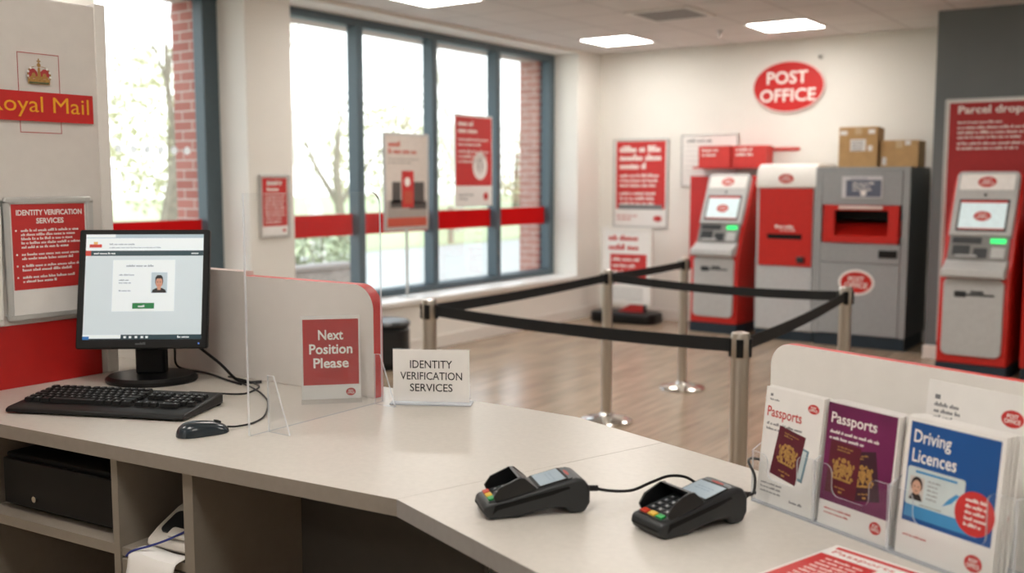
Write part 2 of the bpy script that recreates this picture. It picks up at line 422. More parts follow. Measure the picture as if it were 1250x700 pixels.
tree(-20, 36, 9, 'bare tree behind the last pane of the tall windows', BARK, r0=.15, seed=31)
for i, (x, y, r, h, s) in enumerate(((-30, 15, 4.5, 5.5, 'behind the left window'), (-33, 24.5, 4.6, 6.5, 'behind the first pane of the tall windows'), (-34, 38, 6, 5.5, 'behind the second pane of the tall windows'), (-36, 52, 7, 5, 'behind the third pane of the tall windows'), (-36, 66, 7, 5, 'behind the last pane of the tall windows'))):
    f = MB(); leaves(f, (0, 0, h*.55), (r*.6, r*.8, h*.5), 1500, .16)
    f.tube([(0, 0, -.1), (0, .1, h*.3), (.1, 0, h*.7)], [.25, .2, .1], 1, 6)
    o = f.build('hedge_tree', [HAZE, BARK]); o.location = (x, y, -.13); tag(o, 'hazy olive bushy tree far off '+s, 'tree', 'far bushy trees')
t = thing('park_fence', 'low wooden rail fence along the edge of the lawn outside', 'fence', (-17.4, 22, -.15))
FEN = mat('fence_wood', 'A39886', .85)
for k in range(9): MB().box(-.06, -14+k*3.5-.06, 0, .06, -14+k*3.5+.06, 1.05).build('post', FEN, t)
for z in (.45, .85): MB().box(.061, -14.2, z, .1, 14.2, z+.1).build('rail', FEN, t)

# ------------------------------------------------------------------ posters and signs
def poster(name, label, cat, loc, rotz, w, h, frame_w, art, frame_mat=SILVER, th=.02, back=PAPER, mats=None, group=None):
    """origin bottom centre on the wall; local x right, z up, faces -y"""
    t = thing(name, label, cat, loc, rotz, group)
    f = MB(); a = w/2
    f.box(-a, -th, 0, a, -.001, frame_w); f.box(-a, -th, h-frame_w, a, -.001, h); f.box(-a, -th, frame_w, -a+frame_w, -.001, h-frame_w); f.box(a-frame_w, -th, frame_w, a, -.001, h-frame_w)
    f.build('frame', frame_mat, t, bevel=min(.004, th*.3, frame_w*.3))
    p = MB(); p.box(-a+frame_w, -th*.6, frame_w, a-frame_w, -.002, h-frame_w, 0)
    art(p, -a+frame_w, a-frame_w, frame_w, h-frame_w, -th*.6)
    p.build('poster_sheet', mats or [back, REDP, TEXTW, TEXTR, TEXTG, DARK, SILVER], t)
    return t

# staff-side panel (white board on the counter, left)
CT = 1.08
t = thing('logo_board', 'tall white board with crown logo and red base on the counter', 'panel', (-2.29, .6, CT+.0005), 90)
b = MB(); b.box(-.2, 0, 0, .915, .03, .905); b.build('board', PANEL, t, bevel=.003)
MB().box(.895, -.003, 0, .925, .035, .912).build('edge_trim', WHITE, t, bevel=.002)
MB().box(-.2, -.003, 0, .878, -.0005, .147).build('red_base', mat('base_red', 'B41410', .45, var=.04), t)
g = MB()
def loc_y(y): return y-.6
y0 = -.004
g.rect(loc_y(1.207), 1.70-CT, loc_y(1.480), 1.768-CT, y0-.002, 0)
g.text('Royal Mail', loc_y(1.222), 1.7095-CT, loc_y(1.468), 1.7575-CT, y0-.0028, 1, 0)
bx0, bx1, bz0, bz1, lw = loc_y(1.293), loc_y(1.396), 1.673-CT, 1.857-CT, .0018
for q in ((bx0, bz0, bx1, bz0+lw), (bx0, bz1-lw, bx1, bz1), (bx0, bz0, bx0+lw, bz1), (bx1-lw, bz0, bx1, bz1)): g.rect(*q, y0-.001, 2)
# crown
cx, cz, s = loc_y(1.3445), 1.786-CT, .032
def cp(pts, y, m): g.flat([(cx+a*s, cz+b*s) for a, b in pts], y, m)
cp([(-.82, 0), (.82, 0), (.86, .38), (-.86, .38)], y0-.001, 3)
cp([(-.74, .05), (.74, .05), (.77, .16), (-.77, .16)], y0-.0016, 4)
for k in (-1, 1):
    cp([(k*.06, .4), (k*.72, .4), (k*.86, .85), (k*.7, 1.12), (k*.35, 1.1), (k*.12, .9)], y0-.0012, 2)
    arc = [(k*(.83+.1*math.sin(PI*i/8)-.83*(i/8)**2.2), .38+.9*math.sin(PI*.5*i/8)) for i in range(9)]
    for i in range(8):
        (a1, b1), (a2, b2) = arc[i], arc[i+1]
        cp([(a1-.06, b1), (a1+.06, b1), (a2+.06, b2+.02), (a2-.06, b2+.02)], y0-.002, 3)
    g.oval(cx+k*.42*s, cz+.62*s, .15*s, .2*s, y0-.0022, 3)
    for i in (1, 3, 5): g.oval(cx+arc[i][0]*s, cz+arc[i][1]*s, .09*s, .09*s, y0-.0024, 5)
cp([(-.14, .38), (.14, .38), (.09, 1.2), (-.09, 1.2)], y0-.0021, 3)
for q in (-.6, -.2, .2, .6): g.oval(cx+q*s, cz+.45*s, .12*s, .12*s, y0-.0024, 3)
g.oval(cx, cz+1.38*s, .15*s, .15*s, y0-.0021, 3)
cp([(-.05, 1.45), (.05, 1.45), (.05, 1.85), (-.05, 1.85)], y0-.0021, 3); cp([(-.15, 1.6), (.15, 1.6), (.15, 1.7), (-.15, 1.7)], y0-.0022, 3)
g.build('logo', [mat('logo_red', 'C51D1B', .5), YEL, mat('logo_line', 'B0383C', .5), GOLD, mat('crown_green', '4C5A3C', .6), TEXTW], t)

def art_identity(p, x0, x1, z0, z1, y):
    w = x1-x0; h = z1-z0
    p.rect(x0+.004, z0+h*.225, x1-.004, z1-.004, y-.0006, 1)
    p.text('IDENTITY VERIFICATION', x0+w*.08, z1-h*.115, x1-w*.06, z1-h*.065, y-.0012, 2, .03)
    p.text('SERVICES', x0+w*.33, z1-h*.19, x1-w*.31, z1-h*.14, y-.0012, 2, .03)
    zz = z1-h*.235
    for k, n in enumerate((5, 2, 2, 2)):
        p.oval(x0+w*.07, zz-h*.013, w*.012, w*.012, y-.0012, 2)
        p.greek(x0+w*.13, zz, w*.8, h*.024, n, h*.037, y-.0012, 2, seed=40+k); zz -= n*h*.037+h*.028
    logo_oval(p, x1-w*.09, z0+h*.12, w*.075, h*.05, y-.0006, 1, 2, .0005)
poster('framed_notice', 'silver framed red identity services notice on the white panel, partly behind the monitor', 'notice', (-2.2895, 1.3505, 1.237), 90, .218, .288, .013, art_identity, th=.014)
def art_blank(p, x0, x1, z0, z1, y):
    w = x1-x0; h = z1-z0
    p.rect(x0+.01, z1-h*.4, x1-.01, z1-.012, y-.0006, 1); p.greek(x0+.02, z1-h*.1, w*.6, h*.03, 3, h*.06, y-.0012, 2, 3)
poster('framed_notice', 'second white frame cut off by the left edge of the picture', 'notice', (-2.2895, 1.118, 1.23), 90, .222, .29, .013, art_blank, frame_mat=WHITE, th=.014)

# pillar notice
def art_pillar(p, x0, x1, z0, z1, y):
    w = x1-x0; h = z1-z0
    p.rect(x0+.008, z0+h*.16, x1-.008, z1-.008, y-.002, 1)
    p.text('IDENTITY', x0+w*.2, z1-h*.13, x1-w*.2, z1-h*.07, y-.004, 2, .03); p.text('NOTICE', x0+w*.28, z1-h*.22, x1-w*.28, z1-h*.16, y-.004, 2, .03) if False else p.greek(x0+w*.2, z1-h*.07, w*.62, h*.07, 2, h*.1, y-.004, 2, 5)
    p.rect(x0+.02, z1-h*.3, x1-.02, z1-h*.285, y-.004, 2)
    p.greek(x0+w*.12, z1-h*.33, w*.76, h*.035, 8, h*.06, y-.004, 2, 6)
    p.oval(x1-w*.15, z0+h*.08, w*.07, h*.025, y-.002, 1)
poster('framed_notice', 'small silver framed red notice on the pillar between the windows', 'notice', (WX, 5.39, 1.13), 90, .3, .485, .018, art_pillar)

# back wall posters
k = 1.0117
def bx(x): return x*k
def bz(z): return 1.56+(z-1.56)*k
def art_back(p, x0, x1, z0, z1, y):
    w = x1-x0; h = z1-z0
    p.rect(x0+w*.03, z0+h*.2, x1-w*.02, z1-h*.01, y-.002, 1)
    p.greek(x0+w*.1, z1-h*.06, w*.85, h*.075, 3, h*.098, y-.004, 2, 11)
    p.greek(x0+w*.1, z1-h*.39, w*.8, h*.034, 3, h*.058, y-.004, 2, 12)
    p.greek(x0+w*.1, z1-h*.6, w*.75, h*.034, 3, h*.058, y-.004, 2, 13)
    p.rect(x0+w*.08, z0+h*.195, x1-w*.07, z0+h*.25, y-.004, 4)
    p.greek(x0+w*.05, z0+h*.13, w*.4, h*.02, 2, h*.04, y-.004, 3, 14)
    p.oval(x1-w*.16, z0+h*.09, w*.08, h*.035, y-.002, 1)
poster('wall_poster', 'red framed poster with white heading on the back wall left of the kiosk', 'poster', (bx(-5.4), BW, bz(1.042)), 0, .7, 1.01, .02, art_back)
def art_list(p, x0, x1, z0, z1, y):
    w = x1-x0; h = z1-z0
    p.greek(x0+w*.08, z1-h*.07, w*.7, h*.06, 1, 1, y-.002, 4, 21)
    for q in range(7): p.rect(x0+w*.06, z1-h*(.2+.1*q), x1-w*.1, z1-h*(.2+.1*q)-.006, y-.002, 6)
poster('wall_notice', 'white framed list on the back wall half hidden behind red boxes', 'notice', (bx(-4.573), BW, bz(1.508)), 0, .66, .568, .015, art_list)
# oval sign
t = thing('oval_sign', 'large red oval sign with two lines of white letters on the back wall', 'sign', (bx(-3.711), BW, bz(2.528)), 0)
MB().prism(ell(0, 0, .385, .268, 64), -.03, -.001, 0).build('rim', mat('sign_rim', 'EFD8D2', .4), t)
MB().prism(ell(0, 0, .368, .251, 64), -.036, -.03, 0).build('face', RED, t)
MB().text('POST', -.228, .028, .205, .158, -.0375, 0, .02).text('OFFICE', -.298, -.155, .292, -.022, -.0375, 0, .02).build('lettering', TEXTW, t)
t = thing('wall_sensor', 'tiny grey sensor high on the back wall right of the oval sign', 'sensor', (-3.43, BW, 2.82), 0)
MB().box(-.022, -.03, -.022, .022, -.001, .022).build('housing', mat('sensor_grey', 'C9C4BC', .5), t, bevel=.004); MB().prism(ell(0, 0, .012, .012, 16), -.034, -.03).build('lens', BLACK, t)

# parcel poster on slate wall
def art_parcel(p, x0, x1, z0, z1, y):
    w = x1-x0; h = z1-z0
    p.rect(x0+.012, z0+h*.01, x1-.012, z1-.014, y-.002, 1)
    p.text('Parcel drops', x0+w*.1, z1-h*.062, x0+w*.75, z1-h*.02, y-.004, 2, .02)
    p.greek(x0+w*.1, z1-h*.083, w*.6, h*.009, 1, 1, y-.004, 2, 30)
    p.greek(x0+w*.1, z1-h*.103, w*.85, h*.011, 3, h*.02, y-.004, 2, 31)
    p.greek(x0+w*.1, z1-h*.168, w*.85, h*.011, 2, h*.02, y-.004, 2, 32)
poster('wall_poster', 'tall red parcel poster on the slate wall behind the right kiosk', 'poster', (-1.57, 9.42, .16), 0, .87, 2.105, .02, art_parcel, mats=[PAPER, mat('parcel_red', 'A81E20', .5), TEXTW, TEXTR, TEXTG, DARK, SILVER])

# window poster and sill stand
def art_parcelpost(p, x0, x1, z0, z1, y):
    w = x1-x0; h = z1-z0
    p.rect(x0+.01, z0+.01, x1-.01, z0+h*.11, y-.002, 3)
    p.rect(x0+.01, z0+h*.11, x1-.01, z0+h*.3, y-.002, 4)
    p.greek(x0+w*.06, z1-h*.06, w*.5, h*.06, 1, 1, y-.002, 3, 51); p.greek(x0+w*.06, z1-h*.14, w*.7, h*.055, 1, 1, y-.002, 3, 52)
    p.greek(x0+w*.06, z1-h*.24, w*.8, h*.022, 2, h*.04, y-.002, 4, 53)
    for (a, b, c, d, m) in ((.14, .27, .34, .5, 5), (.66, .26, .92, .5, 5), (.1, .22, .5, .3, 5), (.55, .2, .98, .28, 5)): p.rect(x0+w*a, z0+h*b, x0+w*c, z0+h*d, y-.003, m)
    p.rect(x0+w*.37, z0+h*.22, x0+w*.66, z0+h*.62, y-.004, 1); p.oval(x0+w*.5, z0+h*.5, w*.07, h*.05, y-.005, 2); p.rect(x0+w*.42, z0+h*.26, x0+w*.62, z0+h*.4, y-.005, 3)
t = thing('sign_stand', 'white poster stand with a red picture on a thin pole on the window sill', 'sign stand', (-6.15, 7.12, .4955), 90)
MB().lathe([(.09, 0), (.09, .01), (.02, .016)]).build('base', SILVER, t)
MB().tube([(0, 0, .012), (0, 0, .63)], .013, n=12).build('pole', SILVER, t)
f = MB(); a = .305; f.box(-a, -.015, .62, a, .01, .645); f.box(-a, -.015, 1.48, a, .01, 1.505); f.box(-a, -.015, .645, -a+.02, .01, 1.48); f.box(a-.02, -.015, .645, a, .01, 1.48); f.build('frame', SILVER, t, bevel=.004)
p = MB(); p.box(-a+.02, -.01, .645, a-.02, .008, 1.48); art_parcelpost(p, -a+.02, a-.02, .645, 1.48, -.01); p.build('poster_sheet', [mat('stand_paper', 'D9CFC6', .6), REDP, TEXTW, mat('stand_red', 'C2543F', .6), mat('stand_grey', 'A79F98', .6), mat('stand_dark', '54504E', .6), SILVER], t)
t = thing('hanging_poster', 'red and white poster fixed to the third pane of the tall windows', 'poster', (GX+.09, 8.33, 1.32), 90)
p = MB(); p.box(-.315, -.006, 0, .315, 0, .9); y = -.006
p.rect(-.305, .2, .305, .89, y-.001, 1); p.greek(-.26, .85, .4, .05, 1, 1, y-.003, 2, 60); p.greek(-.26, .78, .35, .05, 1, 1, y-.003, 2, 61); p.greek(-.26, .68, .5, .028, 2, .05, y-.003, 2, 62); p.greek(-.26, .56, .52, .028, 3, .05, y-.003, 2, 63)
p.oval(.1, .4, .125, .14, y-.003, 2); p.oval(.1, .4, .045, .07, y-.005, 4); p.rect(.08, .34, .12, .45, y-.006, 2)
p.greek(-.25, .12, .25, .02, 2, .04, y-.002, 4, 64); p.oval(.2, .09, .04, .04, y-.002, 1)
p.build('sheet', [PAPER, REDP, TEXTW, TEXTR, TEXTG], t)
for za, zb in ((-.012, -.001), (.901, .912)): MB().box(-.315, -.009, za, .315, .003, zb).build('rail', SILVER, t)
for q in (-.2, .2): MB().lathe([(.015, -.08), (.02, -.01), (.02, -.001)], n=12, M=Matrix.Translation((q, 0, .906)) @ Matrix.Rotation(-PI/2, 4, 'X') @ Matrix.Translation((0, 0, .088))).build('suction_cup', ACRE, t)

# floor A-board by the back wall
t = thing('floor_sign', 'white swing sign with red panel on a black rubber base near the back wall', 'floor sign', (-5.4, 9.98, 0), 4)
MB().prismz([(a, b) for a, b in rrect(-.39, -.2, .39, .2, .12)], 0, .12).build('base', BLACK, t, bevel=.03, seg=3)
f = MB(); a = .3
f.box(-a, -.02, .2, a, .02, .23); f.box(-a, -.02, 1.02, a, .02, 1.05); f.box(-a, -.02, .23, -a+.03, .02, 1.02); f.box(a-.03, -.02, .23, a, .02, 1.02); f.build('frame', WHITE, t, bevel=.006)
for q in (-.22, .22): MB().box(q-.015, -.012, .11, q+.015, .012, .205).build('support', DARK, t)
p = MB(); p.box(-.27, -.012, .23, .27, .012, 1.02); y = -.012
p.greek(-.22, .97, .4, .06, 1, 1, y-.002, 1, 70); p.greek(-.22, .87, .42, .065, 1, 1, y-.002, 1, 71); p.rect(-.2, .43, .24, .76, y-.002, 1); p.greek(-.17, .72, .34, .035, 4, .07, y-.004, 2, 72)
p.rect(-.24, .25, .2, .39, y-.002, 4)
p.build('poster_sheet', [PAPER, REDP, TEXTW, TEXTR, mat('pale_grey', 'DAD8D4', .6)], t)
MB().prism([(-.1, .12), (.2, .12), (.2, .2), (.05, .2)], -.006, .006).build('red_tab', REDP, t)

# ------------------------------------------------------------------ machines
def kiosk(label, loc, rotz):
    t = thing('service_kiosk', label, 'kiosk', loc, rotz, 'red and grey self service kiosks')
    MB().box(-.265, .03, 0, .265, .65, .1).build('plinth', PLINTH, t)
    b = MB(); b.prismx([(.03, .1), (.05, .8), (.11, .92), (.23, 1.2), (.39, 1.56), (.45, 1.62), (.66, 1.62), (.66, .1)], -.265, .265); b.build('body', REDK, t, bevel=.012)
    # lower panel, slightly raked
    def slope(pts, th, x0z):   # face along line (y0,z0)-(y1,z1)
        pass
    def facem(y0, z0, y1, z1):  # maps local (x, -off, dist up the face)
        a = math.atan2(y1-y0, z1-z0)
        return Matrix.Translation((0, y0, z0)) @ Matrix.Rotation(-a, 4, 'X')
    M = facem(.028, .17, .048, .79)
    MB(M).prism(rrect(-.225, 0, .225, .62, .05), -.022, .004).build('lower_panel', GREYK, t, bevel=.006)
    g = MB(M); g.prism(rrect(-.14, .47, -.05, .52, .01), -.026, -.02); g.prism(rrect(-.05, .485, .16, .5, .006), -.026, -.02); g.prism(rrect(-.02, .505, .08, .525, .006), -.026, -.02); g.build('card_slot', DARK, t)
    MB().prismx([(-.05, .82), (-.04, .80), (.06, .80), (.115, .93), (.10, .945), (.03, .90), (-.04, .87)], -.235, .235).build('shelf', GREYK, t, bevel=.008)
    M2 = facem(.095, .92, .185, 1.13)
    q = MB(M2); q.prism(rrect(-.225, 0, .225, .225, .01), -.02, .01); q.build('dispenser_panel', mat('kiosk_mid_grey', '83807D', .45), t)
    q = MB(M2); q.box(-.19, -.03, .05, -.06, -.021, .13); q.box(-.2, -.028, .15, .02, -.021, .2); q.box(-.03, -.026, .03, .07, -.021, .11); q.build('slot', DARK, t)
    MB(M2).box(-.16, -.045, .03, .0, -.03, .045).build('tray_lip', GREYK, t)
    MB(M2).box(.1, -.03, .03, .2, -.021, .12).build('keypad', GREYK, t, bevel=.003)
    MB(M2).box(.085, -.027, .155, .2, -.02, .195).build('indicator', mat('green_led', '2BD46A', .4, emit=.9), t)
    M3 = facem(.175, 1.12, .405, 1.65)
    MB(M3).prism(rrect(-.235, 0, .235, .56, .04, corners=(0, 1, 1, 0)), -.03, .03).build('upper_panel', GREYK, t, bevel=.008)
    s = MB(M3); s.box(-.19, -.034, .035, .19, -.0305, .31, 0); s.rect(-.175, .05, .175, .3, -.0345, 1); s.rect(-.175, .28, .175, .3, -.0355, 2); s.rect(-.175, .05, .175, .06, -.0355, 2)
    logo_oval(s, 0, .165, .065, .042, -.0355, 2, 3, .002)
    s.build('screen', [DARK, mat('kiosk_screen', 'C9D8DA', .15, emit=.3), REDK, TEXTW], t)
    MB(M3).prism(ell(0, .35, .012, .012, 16), -.036, -.03).build('camera_lens', BLACK, t)
    h = MB(M3); h.prism(rrect(-.205, .395, .205, .53, .012), -.036, -.03, 0); logo_oval(h, 0, .462, .07, .046, -.038, 1, 2, .002); h.build('header_sign', [mat('header_light', 'E9E4DF', .4, emit=.05), REDK, TEXTW], t)
    return t
kl = kiosk('grey and red self service kiosk behind the queue, left of the parcel machines', (-4.27, 9.72, 0), -3)
kiosk('grey and red self service kiosk at the right in front of the slate wall', (-1.59, 8.66, 0), -3)

# red wall rack behind left kiosk
t = thing('wall_rack', 'red wall rack with a long rail behind the left kiosk', 'rack', (-4.3, BW, 0), 0)
MB().box(-.52, -.06, .6, .25, -.002, 1.62).build('back_board', REDP, t, bevel=.004)
MB().box(-.4, -.26, 1.70, .44, -.02, 1.72).build('shelf', REDP, t)
MB().box(-.4, -.018, 1.885, .68, -.002, 1.915).build('rail', REDP, t)
for q, lab in ((-4.46, 'red box on the rack behind the left kiosk, left of two'), (-4.075, 'red box on the rack behind the left kiosk, right of two')):
    b = thing('red_box', lab, 'box', (q, BW-.145, 1.721), 0, 'red boxes on the wall rack')
    MB().box(-.18, -.11, 0, .18, .11, .215).build('carton', mat('carton_red', 'D23B36', .5), b, bevel=.003)
    g = MB(); g.greek(-.14, .19, .2, .03, 2, .05, -.1125, 0, int(-q*100)); g.build('print', TEXTW, b)

# white and red drop machine
t = thing('drop_box_machine', 'white topped machine with a red front and a dark slot, between kiosk and grey machine', 'parcel machine', (-3.495, 9.68, 0), 0)
MB().box(-.29, .02, 0, .29, .6, .1).build('plinth', PLINTH, t)
b = MB(); b.box(-.3, .012, .1, .3, .62, 1.5); b.build('body', mat('drop_grey', 'B4B6B8', .45), t, bevel=.006)
MB().prismx([(-.012, 1.5), (-.012, 1.62), (.03, 1.71), (.1, 1.735), (.62, 1.735), (.62, 1.5)], -.3, .3).build('header', WHITE, t, bevel=.01)
g = MB(); logo_oval(g, 0, 1.59, .075, .045, -.0145, 0, 1, .002); g.build('header_logo', [REDK, TEXTW], t)
q = MB(); q.box(-.265, -.01, .74, .265, .011, 1.0); q.box(-.265, -.01, 1.05, .265, .011, 1.495); q.box(-.265, -.01, 1.0, -.18, .011, 1.05); q.box(.17, -.01, 1.0, .265, .011, 1.05)
q.build('front_panel', REDK, t)
MB().box(-.18, .004, 1.0, .17, .0115, 1.05).build('slot', BLACKM, t)
g = MB(); g.greek(-.1, 1.14, .2, .03, 1, 1, -.0115, 0, 3); g.greek(-.05, 1.1, .24, .018, 1, 1, -.0115, 0, 4); g.build('lettering', TEXTW, t)
MB().box(.13, -.045, .775, .2, -.0105, .835).build('knob', DARK, t, bevel=.008)
MB().box(-.275, -.004, .11, .275, .011, .73).build('lower_door', mat('drop_grey2', 'BFC0C1', .4), t, bevel=.004)

# grey parcel machine
t = thing('parcel_machine', 'tall grey parcel machine with a red hatch and an oval sticker', 'parcel machine', (-2.755, 9.62, 0), 0)
MB().box(-.42, .03, 0, .42, .72, .12).build('plinth', PLINTH, t)
b = MB(); b.box(-.43, .26, .12, .43, .74, 1.695, 0); b.box(-.43, 0, .12, -.37, .26, 1.695, 0); b.box(.37, 0, .12, .43, .26, 1.695, 0); b.box(-.37, .0, 1.66, .37, .26, 1.695, 0)
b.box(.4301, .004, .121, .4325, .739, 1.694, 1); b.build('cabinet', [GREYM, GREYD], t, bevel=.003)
MB().box(-.365, -.004, 1.345, .365, .255, 1.655).build('upper_panel', GREYM, t, bevel=.004)
MB().box(-.365, -.004, .125, .365, .255, .80).build('lower_door', GREYM, t, bevel=.004)
MB().box(-.365, -.004, .806, .365, .255, .985).build('middle_panel', GREYM, t, bevel=.004)
s = MB(); s.box(-.18, -.012, 1.41, .19, -.0045, 1.61, 0); s.rect(-.14, 1.42, .18, 1.575, -.0135, 1); s.greek(-.1, 1.6, .26, .018, 1, 1, -.0135, 1, 4); s.greek(-.08, 1.555, .2, .018, 3, .03, -.0145, 2, 8); s.oval(.02, 1.455, .028, .028, -.0145, 2)
s.build('instruction_sign', [mat('sign_grey', 'D0D0D2', .5), mat('sign_slate', '5F6678', .5), TEXTW], t)
h = MB(); h.prism([(-.345, .99), (.345, .99), (.345, 1.055), (-.345, 1.055)], -.016, .03); h.box(-.345, -.016, 1.295, .345, .03, 1.34); h.box(-.345, -.016, 1.055, -.24, .03, 1.295); h.box(.25, -.016, 1.055, .345, .03, 1.295)
h.build('hatch_frame', REDK, t, bevel=.004)
c = MB(); c.prismx([(-.0, 1.056), (.25, 1.17), (.25, 1.2), (.25, 1.056)], -.365, .365); c.build('chute', REDK, t)
MB().box(-.365, .2, 1.2, .365, .257, 1.343).build('chute_back', BLACKM, t)
MB().box(-.36, .02, 1.30, .36, .2, 1.343).build('chute_roof', BLACKM, t)
g = MB(); g.text('PARCELS', -.07, 1.08, .09, 1.1, .05, 0); g.M = None
MB().box(-.2, -.03, 1.305, .2, -.0165, 1.335).build('hatch_handle', mat('handle_pale', 'D9CFC8', .4), t, bevel=.004)
MB().box(.175, -.02, .86, .34, -.0045, .93).build('latch', BLACK, t, bevel=.005)
g = MB(); logo_oval(g, -.02, .62, .145, .1, -.0065, 0, 1, .002, ring=.022); g.build('oval_sticker', [REDK, TEXTW], t)

def carton(label, x, y, z, w, d, h, rz):
    t = thing('cardboard_box', label, 'cardboard box', (x, y, z), rz, 'cardboard boxes on the grey machine')
    MB().box(-w/2, -d/2, 0, w/2, d/2, h).build('carton', CARDB, t, bevel=.004)
    q = MB(); q.box(-.03, -d/2-.0015, h-.07, .03, -d/2-.0005, h); q.box(-.03, -d/2, h+.0005, .03, d/2, h+.0015); q.build('tape', TAPE, t)
    return t
ZM = 1.6965
b = carton('taller cardboard box with a white address label on the grey machine', -2.86, 9.93, ZM, .35, .36, .375, 6)
q = MB(); q.rect(-.07, .15, .07, .26, -.182, 0); q.rect(.09, .15, .13, .2, -.182, 0); q.greek(-.055, .245, .1, .015, 4, .024, -.1828, 1, 9); q.rect(-.165, .3, -.1, .34, -.182, 0); q.rect(.09, .31, .15, .35, -.182, 0); q.build('address_label', [PAPER, TEXTG], b)
b = carton('lower cardboard box on the right end of the grey machine', -2.49, 9.98, ZM, .34, .32, .245, 2)
for q in ((-.15, .02, -.11, .09), (.05, .2, .1, .24)): MB().rect(*q, -.162, 0).build('label_sticker', PAPER, b)

# machine cut off at the right edge
t = thing('service_cabinet', 'dark machine with a pale side cut off by the right edge of the picture', 'machine', (-.90, 8.72, 0), 0)
MB().box(-.33, .03, 0, .33, .6, .1).build('plinth', PLINTH, t)
MB().box(-.34, .02, .1, .34, .62, 1.25).build('body', REDK, t, bevel=.01)
MB().box(-.3, 0, .45, .3, .019, 1.2).build('front_panel', GREYK, t, bevel=.008)
MB().box(-.2, -.012, .9, .2, -.0005, 1.12).build('screen', DARK, t)

# ------------------------------------------------------------------ queue barriers
def post(label, x, y, group='steel queue posts'):
    t = thing('queue_post', label, 'queue post', (x, y, 0), 0, group)
    MB().lathe([(.17, 0), (.17, .012), (.15, .024), (.09, .036), (.05, .046), (.04, .06)], n=40).build('base', CHROME, t)
    MB().lathe([(.033, .058), (.033, .90)], n=28).build('pole', STEEL, t)
    h = MB(); h.lathe([(.034, .9), (.036, .905), (.036, .985), (.033, .995), (.012, 1.0)], n=28); h.build('cap', STEEL, t)
    s = MB()
    for a in range(4): s.box(-.014, -.043, .905, .014, -.03, .975, M=Matrix.Rotation(a*PI/2+R(20), 4, 'Z'))
    s.build('belt_clip', BLACK, t, bevel=.003)
    return t
PA, PB, PC, PD, PE = (-3.10, 3.75), (-3.225, 5.70), (-3.275, 6.94), (-1.635, 5.48), (-1.457, 3.59)
p0 = post('near left steel queue post behind the small white counter sign', *PA)
dup(p0, (*PB, 0), 0, 'steel queue post standing before the white floor sign, middle of three along the left')
dup(p0, (*PC, 0), 0, 'farthest steel queue post, in front of the left kiosk')
dup(p0, (*PD, 0), 0, 'steel queue post at the right in front of the oval sticker')
dup(p0, (*PE, 0), 0, 'nearest steel queue post just beyond the counter edge by the display board')
BELT = mat('belt_black', '121416', .75, var=.1)
def belt(a, b, label, sag=.02, z=.945):
    A = Vector((*a, z)); B = Vector((*b, z)); d = (B-A).normalized(); A = A+d*.042; B = B-d*.042
    n = 12; nrm = Vector((-d.y, d.x, 0))*.0012; vs = []
    for i in range(n+1):
        u = i/n; p = A.lerp(B, u); p.z -= sag*4*u*(1-u)
        for h in (-.026, .026):
            vs.append(p+nrm+Vector((0, 0, h))); vs.append(p-nrm+Vector((0, 0, h)))
    fs = []
    for i in range(n):
        q = i*4; r = q+4
        fs += [(q, r, r+2, q+2), (q+1, q+3, r+3, r+1), (q, q+1, r+1, r), (q+2, r+2, r+3, q+3)]
    fs += [(0, 2, 3, 1), (n*4, n*4+1, n*4+3, n*4+2)]
    o = MB().add(vs, fs).build('queue_belt', BELT)
    tag(o, label, 'queue belt', 'black retractable queue belts')
belt(PA, PB, 'black belt running back along the left between the first two posts', .01)
belt(PB, PC, 'short black belt from the middle left post to the farthest post', .006)
belt(PB, PD, 'black belt stretched across the back in front of the machines', .02)
belt(PA, PE, 'nearest long black belt stretched across above the counter edge', .015)
belt(PE, PD, 'black belt running back along the right from the nearest post', .015)
t = thing('pouffe', 'round black padded stool behind the end of the white counter screen', 'stool', (-5.725, 6.325, 0), 0)
LEATH = mat('black_vinyl', '15181A', .35, var=.1)
MB().lathe([(.18, 0), (.18, .05)], n=36).build('base', BLACKM, t)
MB().lathe([(.2, .05), (.215, .07), (.215, .33), (.2, .345)], n=40).build('body', LEATH, t)
MB().lathe([(.2, .346), (.22, .36), (.222, .385), (.2, .405), (.1, .415)], n=40).build('seat_pad', LEATH, t)

# ------------------------------------------------------------------ counter
NC = (-1.003, 1.131)
def near(x): return NC[1]+(x-NC[0])*.0907
SEAM = ((-1.003, 1.131), (-.823, 1.668))
left = [(-2.75, near(-2.75)), (-1.0034, 1.1310), (-.8236, 1.6682), (-1.06, 1.752), (-1.2, 1.757), (-2.75, 1.757)]
right = [(-1.0028, 1.1309), (.6, .553), (.6, 1.16), (-.8229, 1.6679)]
def worktop(poly, label, edge, name='worktop'):
    mb = MB(); mb.prismz(poly, CT-.027, CT, 0, 1)
    o = mb.build(name, [TOPM, edge], ); return tag(o, label, 'worktop')
worktop(left, 'left greige counter top carrying the monitor and keyboard', TOPE)
worktop(right, 'right angled greige counter top carrying the card readers', TOPE2)
AF = math.degrees(math.atan(.0907))
ct = thing('counter_cabinet', 'grey open counter cabinet with shelves under the left worktop', 'cabinet', (NC[0], NC[1], 0), AF)
zt = CT-.0275
MB().box(-.474, .012, 0, -.450, .50, zt).build('divider', CARC, ct)
MB().box(-.662, .012, 0, -.645, .50, zt).build('divider', CARC, ct)
MB().box(-1.09, .012, 0, -1.07, .50, zt).build('end_panel', CARC, ct)
MB().box(-1.07, .500, 0, -.45, .512, zt).build('back_panel', CARC_SHADE, ct)
MB().box(-1.07, .014, .866, -.663, .498, .886).build('shelf', CARC, ct)
MB().box(-.644, .016, .866, -.475, .498, .882).build('shelf', CARC, ct)
d = MB(); d.box(-.644, .014, .56, -.475, .034, .862); d.build('drawer', CARC, ct, bevel=.002)
